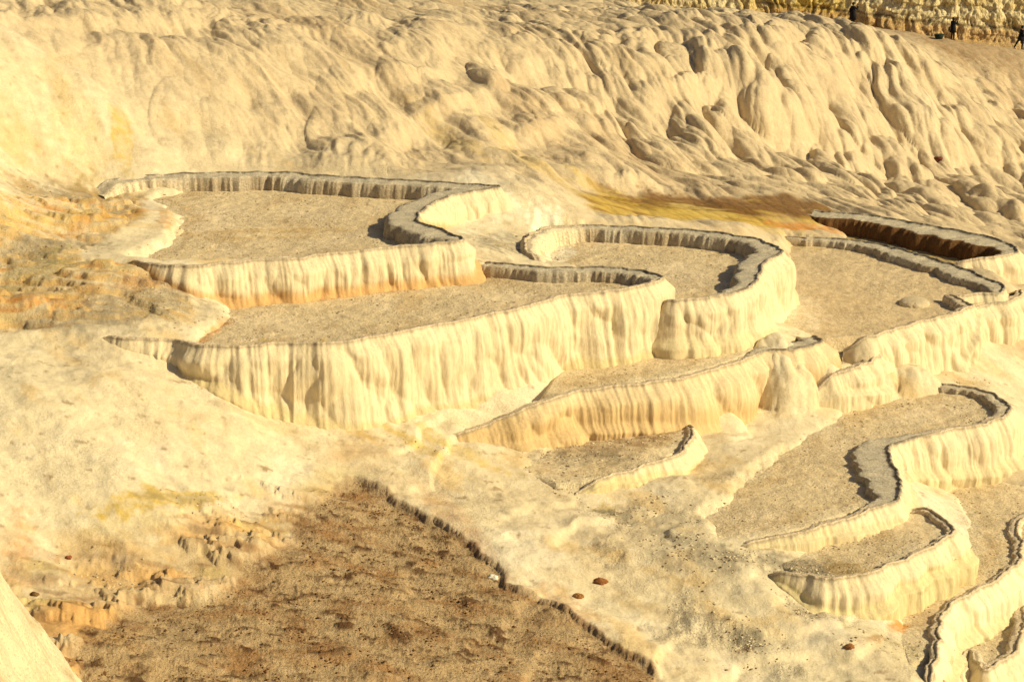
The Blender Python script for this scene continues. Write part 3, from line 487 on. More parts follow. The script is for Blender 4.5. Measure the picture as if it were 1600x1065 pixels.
# ------------------------------------------------------------------ terraces
def build_basin(b):
    k = b['k']; pa = np.array(b['poly']); cen = pa.mean(0); org = (cen[0], cen[1], b['zf'])
    root = empty('travertine_terrace', org, b['label'], 'terrace', 'travertine terraces stepping down the slope')
    sd_ = sum(ord(ch) for ch in b['key'])
    # floor
    x0, y0 = pa.min(0) - .6; x1, y1 = pa.max(0) + .6
    gx = np.arange(x0, x1, .06); gy = np.arange(y0, y1, .10); XX, YY = np.meshgrid(gx, gy)
    sdp = poly_sd(XX, YY, b['poly'])
    ZZ = b['zf'] + fbm(XX * .5, YY * .4, 3, sd_) * .05 + fbm(XX * 3, YY * 2.2, 4, sd_ + 1, .6) * .035 - sst(.10, -.35, sdp) * .5
    cx = XX[:-1, :-1]; kp = (sdp[:-1, :-1] > -.35)
    x, y = XX.ravel(), YY.ravel(); f = np.tile(SHELF, (x.size, 1))
    f = lerp3(f, (.80, .66, .45), sst(-.1, .5, fbm(x * .4, y * .3, 3, sd_ + 2)) * .8)
    f = lerp3(f, (.58, .42, .23), sst(.0, .5, fbm(x * .7, y * .35, 4, sd_ + 3)) * .6)
    f = lerp3(f, (.42, .33, .22), sst(.12, .5, fbm(x * 3.4, y * 2.0, 4, sd_ + 4, .6)) * .55)
    f = lerp3(f, (.74, .63, .45), sst(.1, .5, fbm(x * 2.2, y * 1.4, 4, sd_ + 5, .6)) * .5)
    f = lerp3(f, (.76, .66, .46), sst(.8, .1, sdp.ravel() + fbm(x * .8, y * .8, 3, 26) * .6) * .6); f = lerp3(f, (.52, .38, .20), sst(.25, .0, np.abs(sdp.ravel() - .9 + fbm(x * .6, y * .6, 4, 27) * .8)) * .35)
    if 'fc' in k: f = lerp3(f, k['fc'], np.full(x.size, .8))
    if 'sm' in k: f = lerp3(f, (.68, .53, .33), np.full(x.size, .7))
    f = stain(f, x, y)
    grid_mesh('basin_floor', XX, YY, ZZ, f, np.clip((.25 if 'sm' in k else .42) + .7 * fbm(x * .5, y * .4, 3, 9), .15, 1), M_FLOOR, root, kp, org)
    for fine, s, nx, ny in b['lines']:
        n = len(s); jag = fbm(s * .8, s * 0 + sd_, 3, 3) * .24 + fbm(s * 3.5, s * 0 + sd_, 3, 4, .7) * .085
        endf = sst(0, 1.2, s) * sst(0, 1.2, s[-1] - s); jag *= endf
        px_ = fine[:, 0] + nx * jag; py_ = fine[:, 1] + ny * jag; zt = fine[:, 2] + fbm(s * 1.2, s * 0 + 5 + sd_, 3, 6) * .05 - .28 * (1 - sst(0, .9, s) * sst(0, .9, s[-1] - s))
        Hh = fine[:, 3]; W = fine[:, 4] * .66 * (1 + .45 * fbm(s * .7, s * 0 + 9, 3, 8)) + fbm(s * 2.5, s * 0 + 3, 3, 12) * .10
        # rim: inner foot -> inner face -> flat crust -> raised lip at the outer edge
        lip = np.maximum(zt - b['zf'], .06); inner = np.array([(1.0, -.35, -.25), (.95, -.22, .1), (.8, -.12, .5), (.5, -.03, .85), (.2, 0, .97)])
        rows = []
        ipn = pillow(s / .9, s * 0 + .5, sd_ + 3) * .05 + fbm(s * 1.1, s * 0, 3, 15) * .10
        for (a, dx, fz) in inner: rows.append((-(W + .45 * lip * a + ipn * min(1, a * 1.4)), zt - lip * (1 - fz) - (.04 if fz > .9 else 0)))
        for t in (0, .2, .4, .6, .8): rows.append((-W * (1 - t), zt - .035 - .02 * t + fbm(s * 1.6, s * 0 + t * 3, 4, 16) * .06))
        rows.append((-.07 + 0 * s, zt - .03)); rows.append((-.05 + 0 * s, zt + .02)); rows.append((0 * s, zt + .015)); rows.append((.02 + 0 * s, zt - .03))
        RX = np.stack([px_ + nx * o for o, z in rows]); RY = np.stack([py_ + ny * o for o, z in rows]); RZ = np.stack([z + 0 * s for o, z in rows])
        x, y = RX.ravel(), RY.ravel(); rc = np.tile(np.array(k.get('rc', (.57, .51, .40))), (x.size, 1))
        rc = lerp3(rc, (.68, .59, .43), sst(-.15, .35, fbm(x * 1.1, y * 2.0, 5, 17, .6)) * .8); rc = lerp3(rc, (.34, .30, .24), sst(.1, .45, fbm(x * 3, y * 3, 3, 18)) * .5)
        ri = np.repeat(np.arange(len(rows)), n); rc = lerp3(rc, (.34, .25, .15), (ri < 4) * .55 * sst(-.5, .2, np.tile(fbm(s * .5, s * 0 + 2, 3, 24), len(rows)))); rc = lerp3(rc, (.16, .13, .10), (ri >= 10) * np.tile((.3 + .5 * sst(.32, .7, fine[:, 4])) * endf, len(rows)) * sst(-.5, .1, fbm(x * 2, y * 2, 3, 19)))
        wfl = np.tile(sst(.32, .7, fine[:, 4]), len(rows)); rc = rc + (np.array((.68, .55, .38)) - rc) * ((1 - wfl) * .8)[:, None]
        lit_face = np.tile(sst(.1, .7, -nx), len(rows)) * (ri < 6); rc = lerp3(rc, (.78, .67, .47), lit_face)  # inner faces turned to the sun are painted paler, as lit
        if 'ic' in k: rc = lerp3(rc, k['ic'], (ri < 5) * 1.0)  # inner wall colour carries brown stain and painted shade together
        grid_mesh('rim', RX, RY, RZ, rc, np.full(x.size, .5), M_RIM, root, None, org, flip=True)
        # outer drip wall
        nv = 64; v = np.linspace(0, 1, nv)[:, None]; Hm = np.maximum(Hh, .02) + .8; zz = v * Hm                         # metres below the rim
        S = s[None] + 0 * v; big = k.get('big', 1.0); fn = k.get('fine', 1.0)
        ws = S + fbm(S * .5, zz * .5, 3, sd_ + 20) * .6
        p1 = pillow(ws / (1.25 * big), zz / 2.2 + .3 * np.sin(ws * .9), sd_ + 21); p2 = pillow(ws / (.58 * big), zz / 1.5 + fbm(S * .5, S * 0, 2, 9), sd_ + 22)
        p3 = pillow(ws / .17, zz / .8, sd_ + 23)
        up = sst(0, .5, zz); up2 = sst(0, .12, zz); vv = np.clip(zz / np.maximum(Hh, .05)[None], 0, 1.3)
        small = np.clip(Hh / .9, .15, 1)[None]
        jut = .03 * fbm(S * 1.3, zz * 1.6, 4, sd_ + 40) * small
        off = up * small * (-.16 + p1 * .34 * big + p2 * .18 * fn) + up2 * small * p3 * .010 * fn + jut
        off = off + .09 * Hm * np.clip(vv, 0, 1) + .30 * small * sst(.72, 1.12, vv) ** 2 + small * .05 * np.sin(np.clip(vv, 0, 1) * np.pi) + fbm(S * 5, zz * 1.0, 3, 30) * .010
        off = off * sst(-.01, .05, zz) + .02
        WX = px_[None] + nx[None] * off; WY = py_[None] + ny[None] * off; WZ = zt[None] - .03 - zz
        x, y = WX.ravel(), WY.ravel(); sf, zf_, vvf = S.ravel(), (zz + 0 * S).ravel(), vv.ravel()
        wc = np.tile(np.array(k.get('wc', (.75, .64, .44))), (x.size, 1))
        wc = lerp3(wc, (.60, .46, .27), sst(.0, .5, fbm(sf * .8, zf_ * .4, 4, 31)) * .35)
        wc = lerp3(wc, (.62, .47, .27), sst(.1, .5, fbm(sf * 9, zf_ * 1.2, 3, 33)) * .12)
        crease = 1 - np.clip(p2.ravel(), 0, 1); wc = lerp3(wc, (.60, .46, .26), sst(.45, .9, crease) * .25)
        fh = k['footh']; Hf = (Hh[None] + 0 * v).ravel(); d = Hf - zf_ + fbm(sf * 1.5, zf_ * 0, 3, 34) * .15
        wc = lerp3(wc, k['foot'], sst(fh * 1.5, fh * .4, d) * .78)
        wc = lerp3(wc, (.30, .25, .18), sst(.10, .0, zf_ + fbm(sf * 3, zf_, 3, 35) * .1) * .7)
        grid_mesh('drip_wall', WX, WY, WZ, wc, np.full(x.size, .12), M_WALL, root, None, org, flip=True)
    return root
for b in BAS: build_basin(b)

# ------------------------------------------------------------------ the cliff behind the path
def cliff():
    pts = [PD(560, 18, 214), PD(700, 12, 213), PD(900, 16, 212), PD(1150, 30, 211), PD(1320, 44, 209), PD(1430, 60, 207), PD(1600, 74, 206), PD(1800, 90, 204), PD(2300, 120, 200)]
    pts[0] = PD(500, 14, 218)
    a = np.array(pts); fine, s = catmull(np.concatenate([a, a[:, 2:]], 1), .09)
    tx = np.gradient(fine[:, 0]); ty = np.gradient(fine[:, 1]); l = np.hypot(tx, ty); nx, ny = ty / l, -tx / l
    nv = 130; v = np.linspace(0, 1, nv)[:, None]; top = 8.0; zz = v * (top + 1.2); S = s[None] + 0 * v
    ws = S + fbm(S * .3, zz * .4, 3, 90) * 1.6
    led = zz / 1.35 + fbm(S * .12, zz * .3, 3, 91) * .9; fr = led - np.floor(led)
    off = -.35 * zz + .50 * pillow(ws / 1.2, zz / 3.4, 92) + .34 * pillow(ws / .45, zz / 2.0, 93) + .22 * sst(1., .15, fr) * (.5 + fbm(S * .3, zz, 3, 94)) + .5
    off = off + fbm(S * 1.5, zz * 1.0, 4, 95) * .25
    off = off + 1.1 * sst(1.2, .9, zz) * sst(s[-1] * .38, s[-1] * .42, S)
    zb = fine[:, 2] - .8
    WX = fine[:, 0][None] + nx[None] * off; WY = fine[:, 1][None] + ny[None] * off; WZ = zb[None] + zz
    x, y = WX.ravel(), WY.ravel(); sf, zf = S.ravel(), (zz + 0 * S).ravel()
    c = np.tile(np.array((.84, .72, .44)), (x.size, 1))
    c = lerp3(c, (.66, .50, .20), sst(-.1, .4, fbm(sf * .35, zf * .8, 4, 96)) * .7)
    px_n = sst(PD(1150, 0, 210)[0], PD(1230, 0, 210)[0], x) * (1 - sst(PD(1290, 0, 210)[0], PD(1350, 0, 210)[0], x)); c = lerp3(c, (.85, .60, .08), px_n * sst(-.5, .2, fbm(sf * .5, zf, 3, 97)) * .8)
    c = lerp3(c, (.22, .17, .07), sst(.2, .5, fbm(sf * 1.2, zf * .7, 4, 98)) * .6)
    lf = 1 - sst(PD(900, 0, 210)[0], PD(1100, 0, 210)[0], x); c = lerp3(c, (.40, .26, .12), lf * .6)
    c = lerp3(c, (.16, .09, .04), sst(.25, 0, np.abs(zf - 2.35 + .2 * fbm(sf * .5, sf * 0, 2, 5))) * .8 * sst(s[-1] * .38, s[-1] * .42, sf))
    c = lerp3(c, (.55, .34, .14), sst(2.3, 2.0, zf) * .75 * sst(s[-1] * .38, s[-1] * .42, sf))
    # plateau behind the crest
    o = grid_mesh('cliff', WX, WY, WZ, c, np.full(x.size, .8), M_CLIFF); o['kind'] = 'structure'
    r = np.linspace(0, 1, 20)[:, None] ** 2 * 260; X2 = WX[-1][None, ::12] + r * .02; Y2 = WY[-1][None, ::12] + r; Z2 = WZ[-1][None, ::12] + np.sqrt(r) * .15 + fbm(X2 * .2, Y2 * .2, 3, 99) * .3 * (r > 0)
    c2 = np.tile(np.array((.45, .36, .22)), (X2.size, 1)); o = grid_mesh('plateau', X2, Y2, Z2, c2, np.full(X2.size, .8), M_CLIFF); o['kind'] = 'structure'
cliff()

# ------------------------------------------------------------------ mound in the lower left corner
def mound():
    cx, cy, zb = -15.75, 50.0, -5.4
    ph = np.linspace(0, 2 * np.pi, 420); rr = (np.linspace(0.02, 7.6, 190))[:, None]
    X_ = cx + rr * np.cos(ph)[None]; Y_ = cy + 1.35 * rr * np.sin(ph)[None]
    ra = rr * (1 + .06 * np.sin(ph * 3 + 1) + .04 * np.sin(ph * 5))[None]
    zz = 9.9 - 2.0 * np.sqrt(ra ** 2 + 5.8)
    zz = zz + fbm(X_ * .45 + 3, Y_ * .45, 4, 101) * .6 + fbm(X_ * 1.8, Y_ * 1.6, 5, 102, .6) * .22
    x, y = X_.ravel(), Y_.ravel(); c = np.tile(np.array((.76, .66, .45)), (x.size, 1)); c = lerp3(c, (.48, .36, .20), sst(.0, .5, fbm(x * 1.4, y * 1.2, 5, 103)) * .6)
    o = grid_mesh('travertine_mound', X_, Y_, zz, c, np.full(x.size, .5), M_GROUND, None, None, (cx, cy, zb), flip=False); o.location = (cx, cy, zb)
    o['label'] = 'smooth bright cream mound of travertine cut off by the lower left corner'; o['category'] = 'mound'
mound()

# ------------------------------------------------------------------ heights of what was built
def ground_z(x, y):
    a = np.interp(np.arctan2(x, y), az, np.arange(len(az))); d = np.interp(y, dd, np.arange(len(dd)))
    i = np.clip(a.astype(int), 0, len(az) - 2); j = np.clip(d.astype(int), 0, len(dd) - 2); fa, fd = a - i, d - j
    z = (Z[j, i] * (1 - fa) + Z[j, i + 1] * fa) * (1 - fd) + (Z[j + 1, i] * (1 - fa) + Z[j + 1, i + 1] * fa) * fd
    for b in BAS:
        sdp = poly_sd(x, y, b['poly']); sd_ = sum(ord(ch) for ch in b['key'])
        zf = b['zf'] + fbm(x * .5, y * .4, 3, sd_) * .05 + fbm(x * 3, y * 2.2, 4, sd_ + 1, .6) * .035
        z = np.where(sdp > .1, np.maximum(z, zf), z)
    return z
def ghit(px, py):
    d = ray(px, py); D = np.exp(np.linspace(math.log(45), math.log(215), 1500)); x = d[0] / d[1] * D; zr_ = CAM_H + d[2] / d[1] * D
    g_ = ground_z(x, D); k = np.nonzero(zr_ < g_)[0]; k = k[0] if len(k) else -1
    return x[k], D[k], g_[k]

# ------------------------------------------------------------------ small domes of travertine
def dome(px, py, w, h, label, col=(.80, .70, .48), depth=1.0, seed=0, cat='dome', name='travertine_dome', back=.8):
    x0, y0, z0 = ghit(px, py); s_ = scale_at((x0, y0, z0)); rx = w / s_ / 2; hz = h / s_ * 1.05; ry = rx * depth
    y0 += ry * back
    ph = np.linspace(0, 2 * np.pi, 160); t = np.linspace(0.001, 1.35, 70)[:, None]
    fl_ = 1 + .10 * (pillow(ph[None] * rx / .28 + 0 * t, t * 1.2, 140 + seed) - .5) + .05 * fbm(ph[None] * 2 + 0 * t, t * 3, 3, seed)
    rad = np.where(t < 1, np.sin(np.clip(t, 0, 1) * np.pi / 2) ** .8, 1 + (t - 1) * .25) * fl_
    zz = np.where(t < 1, hz * np.cos(np.clip(t, 0, 1) * np.pi / 2) ** .75, -(t - 1) * hz * 2.2)
    X_ = x0 + rx * rad * np.cos(ph)[None]; Y_ = y0 + ry * rad * np.sin(ph)[None]; Z_ = z0 + zz + 0 * ph[None]
    x, y = X_.ravel(), Y_.ravel(); c = np.tile(np.array(col), (x.size, 1)); c = lerp3(c, (.58, .44, .24), sst(.0, .5, fbm(x * 3, y * 3, 3, 150 + seed)) * .4)
    o = grid_mesh(name, X_, Y_, Z_, c, np.full(x.size, .15), M_WALL, None, None, (x0, y0, z0), flip=True); o.location = (x0, y0, z0)
    o['label'] = label; o['category'] = cat
dome(1432, 480, 46, 8, 'low pale hump on the sandy floor of the wide right terrace', (.62, .52, .36), 1.2, 4)

# ------------------------------------------------------------------ loose stones one can point at, and a hollow modelled as a stone
def stone_mesh(rx, ry, rz, seed):
    ph = np.linspace(0, 2 * np.pi, 28); t = np.linspace(0, np.pi, 16)[:, None]
    n_ = 1 + .28 * fbm(np.cos(ph)[None] * np.sin(t) * 1.6 + seed, np.sin(ph)[None] * np.sin(t) * 1.6 + np.cos(t) * 1.3, 4, 160 + seed) * 1.6
    return rx * n_ * np.sin(t) * np.cos(ph)[None], ry * n_ * np.sin(t) * np.sin(ph)[None], rz * n_ * np.cos(t) + 0 * ph[None]
for k_, (px, py, w, col, lab) in enumerate([
        (938, 910, 22, (.34, .14, .05), 'rust brown stone on the pale slope right of the brown flat'),
        (904, 932, 17, (.42, .20, .07), 'smaller rusty stone beside the dark edge of the brown flat'),
        (107, 872, 11, (.34, .12, .05), 'small red brown stone at the thin dark crack near the lower left mound'),
        (54, 930, 14, (.22, .12, .05), 'dark brown stone beside the bright mound in the lower left'),
        (1327, 1012, 16, (.36, .16, .06), 'reddish stone low on the right slope near the winding terrace'),
        (770, 903, 18, (.84, .80, .68), 'pale whitish stone lodged in the dark edge of the brown flat'),
        (1466, 250, 16, (.16, .05, .03), 'dark red brown lump standing in for a hollow under the hanging drip curtains at right')]):  # last entry: dark lump added in place of a hollow
    x0, y0, z0 = ghit(px, py); rr_ = w / scale_at((x0, y0, z0)) / 2
    a_, b_, c_ = stone_mesh(rr_, rr_ * .9, rr_ * .55, k_)
    cc = np.tile(np.array(col), (a_.size, 1)); cc = lerp3(cc, tuple(np.array(col) * .5), sst(.0, .4, fbm(a_.ravel() * 9 + k_, b_.ravel() * 9, 3, 170)) * .6)
    o = grid_mesh('stone', a_, b_, c_ + rr_ * .02, cc, np.full(a_.size, .6), M_RIM, flip=True); o.location = (x0, y0, z0)
    o['label'] = lab; o['category'] = 'stone'

# ------------------------------------------------------------------ grit and crust crumbs, uncountable
def crumbs(name, pts, size, cols, seed, label, cat):
    rs = np.random.RandomState(seed); n = len(pts)
    base = np.array([(1, 0, 0), (.3, .9, .1), (-.8, .5, 0), (-.7, -.6, .1), (.4, -.9, 0), (.1, .1, .9), (0, 0, -.6)])
    tri = [(0, 1, 5), (1, 2, 5), (2, 3, 5), (3, 4, 5), (4, 0, 5), (1, 0, 6), (2, 1, 6), (3, 2, 6), (4, 3, 6), (0, 4, 6)]
    a = rs.rand(n) * 6.28; sz = size[0] + (size[1] - size[0]) * rs.rand(n) ** 2.5
    V = base[None] * (1 + .35 * rs.randn(n, 7, 1)) * sz[:, None, None] * np.array([1.3, 1, .55])[None, None]
    ca, sa = np.cos(a)[:, None], np.sin(a)[:, None]
    vx = V[..., 0] * ca - V[..., 1] * sa + pts[:, :1]; vy = V[..., 0] * sa + V[..., 1] * ca + pts[:, 1:2]; vz = V[..., 2] + pts[:, 2:3] + sz[:, None] * .15
    co = np.stack([vx, vy, vz], -1).reshape(-1, 3); fi = (np.array(tri)[None] + 7 * np.arange(n)[:, None, None]).reshape(-1, 3)
    me = bpy.data.meshes.new(name); me.vertices.add(len(co)); me.vertices.foreach_set('co', co.astype(np.float32).ravel())
    me.loops.add(fi.size); me.loops.foreach_set('vertex_index', fi.astype(np.int32).ravel()); me.polygons.add(len(fi)); me.polygons.foreach_set('loop_start', (np.arange(len(fi)) * 3).astype(np.int32)); me.update(calc_edges=True)
    cl = np.array(cols)[rs.randint(0, len(cols), n)]; cl = np.repeat(cl, 7, 0)
    at = me.attributes.new('tint', 'FLOAT_COLOR', 'POINT'); at.data.foreach_set('color', np.concatenate([cl, np.ones((len(cl), 1))], 1).astype(np.float32).ravel())
    gr = me.attributes.new('grit', 'FLOAT', 'POINT'); gr.data.foreach_set('value', np.zeros(len(cl), np.float32))
    me.materials.append(M_RIM); o = bpy.data.objects.new(name, me); scene.collection.objects.link(o); o['kind'] = 'stuff'; o['label'] = label; o['category'] = cat
rs = np.random.RandomState(5)
def scatter(poly, dens, cl_scale, thr, seed):
    pa = np.array(poly); lo, hi = pa.min(0), pa.max(0); n = int(np.prod(hi - lo) * dens)
    x = lo[0] + rs.rand(n) * (hi[0] - lo[0]); y = lo[1] + rs.rand(n) * (hi[1] - lo[1])
    k = (poly_sd(x, y, poly) > .15) & (fbm(x * cl_scale, y * cl_scale, 4, seed, .6) + rs.randn(n) * .12 > thr)
    x, y = x[k], y[k]; return np.stack([x, y, ground_z(x, y)], 1)
bp_ = scatter(BROWN, 90, 1.1, .16, 201)
crumbs('crust_crumbs', bp_, (.012, .055), [(.14, .07, .03), (.16, .08, .03), (.24, .12, .05), (.34, .22, .12)], 7, 'dark brown crust crumbs strewn over the brown flat', 'crumbs')
fp_ = np.concatenate([scatter(b['poly'], 26, .9, .1, 202) for b in BAS if b['key'] not in 'GD'] + [scatter(BAS[3]['poly'], 55, .7, .3, 206)] * 0)
crumbs('gravel', fp_, (.012, .045), [(.36, .28, .18), (.28, .21, .13), (.52, .42, .28), (.62, .50, .34)], 8, 'fine grey brown gravel scattered over the terrace floors', 'gravel')
RUB = [tuple(hit(a_, b_)[:2]) for a_, b_ in [(850, 700), (1060, 740), (1130, 850), (1250, 900), (1400, 900), (1400, 1000), (1300, 1060), (1100, 1060), (1000, 960), (1100, 900), (960, 830), (830, 760)]]
rp_ = scatter(RUB, 60, .8, .2, 204)
cl_ = []
for px, py, rx, ry, n in [(960, 806, 42, 10, 160), (1040, 846, 60, 9, 160), (1130, 876, 95, 12, 420), (1250, 888, 80, 9, 260), (1255, 968, 34, 9, 200), (1160, 1008, 36, 9, 180), (1162, 1026, 16, 5, 60), (950, 690, 110, 14, 420), (890, 716, 70, 10, 240), (1020, 676, 50, 8, 140), (1410, 1022, 60, 14, 160), (790, 388, 48, 14, 150), (1330, 850, 90, 16, 320), (230, 470, 110, 22, 260), (100, 312, 110, 12, 220), (90, 388, 60, 10, 140), (150, 895, 100, 14, 140), (330, 800, 80, 10, 90), (1500, 600, 60, 8, 90), (640, 705, 80, 8, 60)]:
    h0 = hit(px, py); s0 = scale_at(h0); sd0 = (CAM_H - h0[2]) / math.hypot(h0[1], CAM_H - h0[2])
    gx_ = h0[0] + rs.randn(n) * rx / s0 * .55; gy_ = h0[1] + rs.randn(n) * ry / s0 / sd0 * .55; cl_.append(np.stack([gx_, gy_, ground_z(gx_, gy_) - .01], 1))
rp_ = np.concatenate([rp_] + cl_)
crumbs('rubble', rp_, (.010, .055), [(.38, .30, .20), (.28, .21, .13), (.60, .50, .33), (.70, .60, .41)], 9, 'crumbly grey rubble spilling down the lower right slope', 'rubble')

# ------------------------------------------------------------------ people and the tub on the far path
def plain(name, col, rough=.8):
    return new_mat(name, col=col, rough=rough)
M_BLACK = plain('black_cloth', (.012, .012, .016)); M_SKIN = plain('skin', (.30, .16, .10), .6); M_HAIR = plain('dark_hair', (.012, .009, .008), .5)
M_BROWN = plain('dark_brown_cloth', (.035, .016, .012)); M_DEV = plain('black_plastic', (.015, .015, .015), .4); M_GREEN = plain('dark_green_plastic', (.02, .035, .022), .7)
def skin_obj(name, verts, edges, rads, mat, parent, sub=1):
    me = bpy.data.meshes.new(name); me.from_pydata(verts, edges, []); o = bpy.data.objects.new(name, me); scene.collection.objects.link(o); o.parent = parent
    md = o.modifiers.new('skin', 'SKIN'); sv_ = me.skin_vertices[0].data if me.skin_vertices else None
    if sv_ is None:
        import bmesh
        bm = bmesh.new(); bm.from_mesh(me); bm.verts.layers.skin.verify(); bm.to_mesh(me); bm.free(); sv_ = me.skin_vertices[0].data
    for q, rd in zip(sv_, rads): q.radius = (rd, rd) if not isinstance(rd, tuple) else rd
    sv_[0].use_root = True; md.use_smooth_shade = True
    sb = o.modifiers.new('smooth', 'SUBSURF'); sb.levels = sub; sb.render_levels = sub
    me.materials.append(mat); return o
def loft(name, rings, mat, parent, n=20):
    """rings: (x, y, z, rx, ry)"""
    V, Fc = [], []
    for (x, y, z, rx, ry) in rings:
        for k in range(n):
            a = 2 * math.pi * k / n; V.append((x + rx * math.cos(a), y + ry * math.sin(a), z))
    for i in range(len(rings) - 1):
        for k in range(n): Fc.append((i * n + k, i * n + (k + 1) % n, (i + 1) * n + (k + 1) % n, (i + 1) * n + k))
    Fc.append(tuple(range(n - 1, -1, -1))); Fc.append(tuple((len(rings) - 1) * n + k for k in range(n)))
    me = bpy.data.meshes.new(name); me.from_pydata(V, [], Fc); me.polygons.foreach_set('use_smooth', [True] * len(Fc)); me.materials.append(mat)
    o = bpy.data.objects.new(name, me); scene.collection.objects.link(o); o.parent = parent; return o
def person(px, py, rz, label, pose, legs_mat, coat_hem=.55, hgt=1.0):
    y0 = 189.0; x0 = (px - 800) / F * y0 * 1.0; x0 = ray(px, py)[0] / ray(px, py)[1] * y0; z0 = float(ground_z(np.array([x0]), np.array([y0]))[0]) - .03; root = empty('person', (x0, y0, z0), label, 'person', rz=R(rz)); root.scale = (hgt,) * 3
    # x = the person's side, +y = where the person faces
    lean = pose.get('lean', 0.0)
    V = [(0, 0, .93), (0, .01 + lean * .3, 1.12), (0, .02 + lean * .7, 1.32), (0, .02 + lean, 1.45), (0, .03 + lean * 1.1, 1.54), (0, .05 + lean * 1.2, 1.63), (0, .03 + lean * 1.2, 1.70), (0, .135 + lean * 1.2, 1.60)]
    E = [(0, 1), (1, 2), (2, 3), (3, 4), (4, 5), (5, 6), (5, 7)]; Rr = [(.15, .11), (.13, .10), (.16, .11), .065, .055, (.08, .095), .055, .014]
    coatV, coatE, coatR = [(0, .01 + lean * .4, 1.15), (0, .02 + lean * .7, 1.34), (0, .02 + lean, 1.44)], [(0, 1), (1, 2)], [(.20, .16), (.23, .16), (.10, .09)]
    def add(p, par, rd):
        V.append(p); E.append((par, len(V) - 1)); Rr.append(rd); return len(V) - 1
    for sd in (-1, 1):
        sh = (sd * .19, .02 + lean, 1.40); el, wr = pose['arm_l' if sd < 0 else 'arm_r']
        a = add(sh, 2, .055); b_ = add(el, a, .045); c_ = add(wr, b_, .028)
        d = np.array(wr) - np.array(el); d /= np.linalg.norm(d); side = np.cross(d, (0, 0, 1)); side /= np.linalg.norm(side) + 1e-6
        pm = np.array(wr) + d * .07; pk = add(tuple(pm), c_, .030)
        for f_, (off, ln) in enumerate(((-.027, .065), (-.009, .075), (.009, .07), (.027, .055))):
            k1 = add(tuple(pm + d * .03 + side * off), pk, .009); k2 = add(tuple(pm + d * (.03 + ln * .6) + side * off + np.array((0, 0, -.008))), k1, .008); add(tuple(pm + d * (.03 + ln * .9) + side * off + np.array((0, 0, -.03))), k2, .007)
        t1 = add(tuple(np.array(wr) + d * .03 - side * sd * .035), c_, .010); add(tuple(np.array(wr) + d * .07 - side * sd * .055), t1, .008)
        m_ = len(coatV); coatV += [sh, el, tuple(np.array(wr) - d * .03)]; coatE += [(1, m_), (m_, m_ + 1), (m_ + 1, m_ + 2)]; coatR += [.095, .08, .06]
        hp = (sd * .09, 0, .86); kn, an = pose['leg_l' if sd < 0 else 'leg_r']
        a = add(hp, 0, .085); b_ = add(kn, a, .058); c_ = add(an, b_, .036); t_ = add((an[0] + sd * .02, an[1] + .16, .035), c_, .034)
    skin_obj('body', V, E, Rr, M_SKIN, root, 1)
    skin_obj('jacket', coatV, coatE, coatR, M_BLACK, root, 1)
    loft('coat_skirt', [(0, .02 + lean * .5, 1.22, .20, .16), (0, .01 + lean * .2, 1.0, .23, .19), (0, 0, .85, .26, .21), (0, 0, coat_hem, .29, .24), (0, 0, coat_hem + .01, .25, .20)], M_BLACK, root)
    for sd in (-1, 1):
        kn, an = pose['leg_l' if sd < 0 else 'leg_r']; hp = (sd * .09, 0, .86)
        skin_obj('trouser_leg', [hp, kn, (an[0], an[1], an[2] + .02)], [(0, 1), (1, 2)], [.10, .078, .06], legs_mat, root, 1)
        loft('shoe', [(an[0], an[1] + .05, 0, .05, .13), (an[0], an[1] + .05, .05, .05, .13), (an[0], an[1] + .02, .10, .04, .07)], M_BLACK, root, 14)
    hy = .03 + lean * 1.2
    loft('hair', [(0, hy - .035, 1.46 if pose.get('long') else 1.56, .075, .05), (0, hy - .035, 1.58, .098, .085), (0, hy - .02, 1.66, .102, .105), (0, hy - .005, 1.72, .088, .095), (0, hy, 1.765, .045, .05)], M_HAIR, root, 16)
    if pose.get('device'):
        dx, dy, dz = pose['device']; loft('camera', [(dx, dy, dz - .05, .075, .03), (dx, dy, dz - .045, .08, .035), (dx, dy, dz + .035, .08, .035), (dx, dy, dz + .05, .04, .02)], M_DEV, root, 12)
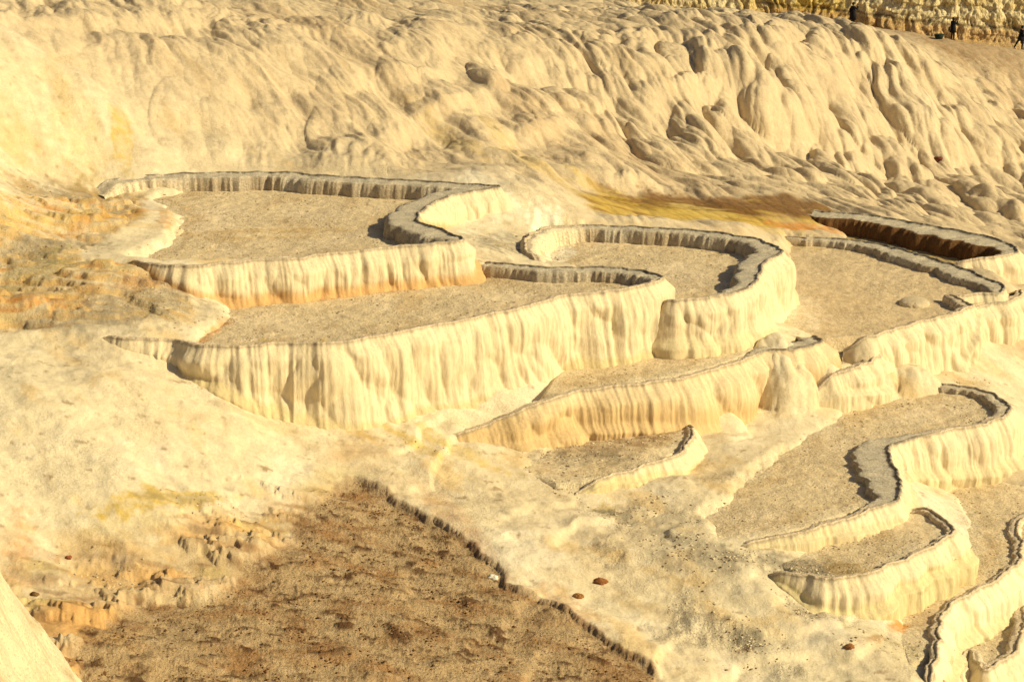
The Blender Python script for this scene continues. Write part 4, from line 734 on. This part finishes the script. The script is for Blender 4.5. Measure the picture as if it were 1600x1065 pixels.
    if pose.get('bag'):
        bx, by, bz = pose['bag']; bg_ = loft('shoulder_bag', [(bx, by, bz - .16, .06, .13), (bx, by, bz - .14, .08, .16), (bx, by, bz + .10, .07, .14), (bx, by, bz + .14, .03, .10)], M_BROWN, root, 14)
    return root
shoot = dict(arm_l=((-.26, .24, 1.20), (-.07, .34, 1.50)), arm_r=((.28, .22, 1.22), (.08, .34, 1.50)), leg_l=((-.10, .02, .48), (-.11, -.02, .08)), leg_r=((.10, .04, .48), (.13, .02, .08)), device=(0, .40, 1.58))
hang = dict(shoot); hang['arm_l'] = ((-.27, -.08, 1.14), (-.27, -.05, .90))
p1 = person(1332, 43, -62, 'person in long black coat and dark trousers raising a camera by yellow cliff', dict(hang, arm_l=((-.24, -.12, 1.16), (-.26, -.10, .92))), M_BLACK, .45, 1.04)
p2 = person(1488, 66, -58, 'person in knee length black coat with shoulder bag holding a camera to the face', dict(shoot, bag=(-.05, -.26, .92), long=True), M_BROWN, .62, 1.03)
p3 = person(1594, 77, -80, 'dark clothed person with legs apart cut off by the right edge', dict(arm_l=((-.26, .05, 1.16), (-.24, .20, .95)), arm_r=((.26, .05, 1.16), (.24, .20, .95)), leg_l=((-.16, -.22, .50), (-.12, -.44, .10)), leg_r=((.10, .12, .48), (.12, .06, .08)), lean=.06), M_BLACK, .66, 1.08)
y0 = 188.0; x0 = ray(1467, 65)[0] / ray(1467, 65)[1] * y0; z0 = float(ground_z(np.array([x0]), np.array([y0]))[0]) - .02
tb_ = empty('tub', (x0, y0, z0), 'dark green tub standing on the path left of the person with shoulder bag', 'tub')
loft('bowl', [(0, 0, 0, .22, .2), (0, 0, .04, .27, .25), (0, 0, .20, .34, .31), (0, 0, .36, .38, .35), (0, 0, .355, .34, .31), (0, 0, .20, .30, .27), (0, 0, .06, .22, .2)], M_GREEN, tb_, 28)
loft('rim_band', [(0, 0, .34, .383, .353), (0, 0, .37, .40, .37), (0, 0, .395, .39, .36), (0, 0, .385, .352, .322)], M_GREEN, tb_, 28)
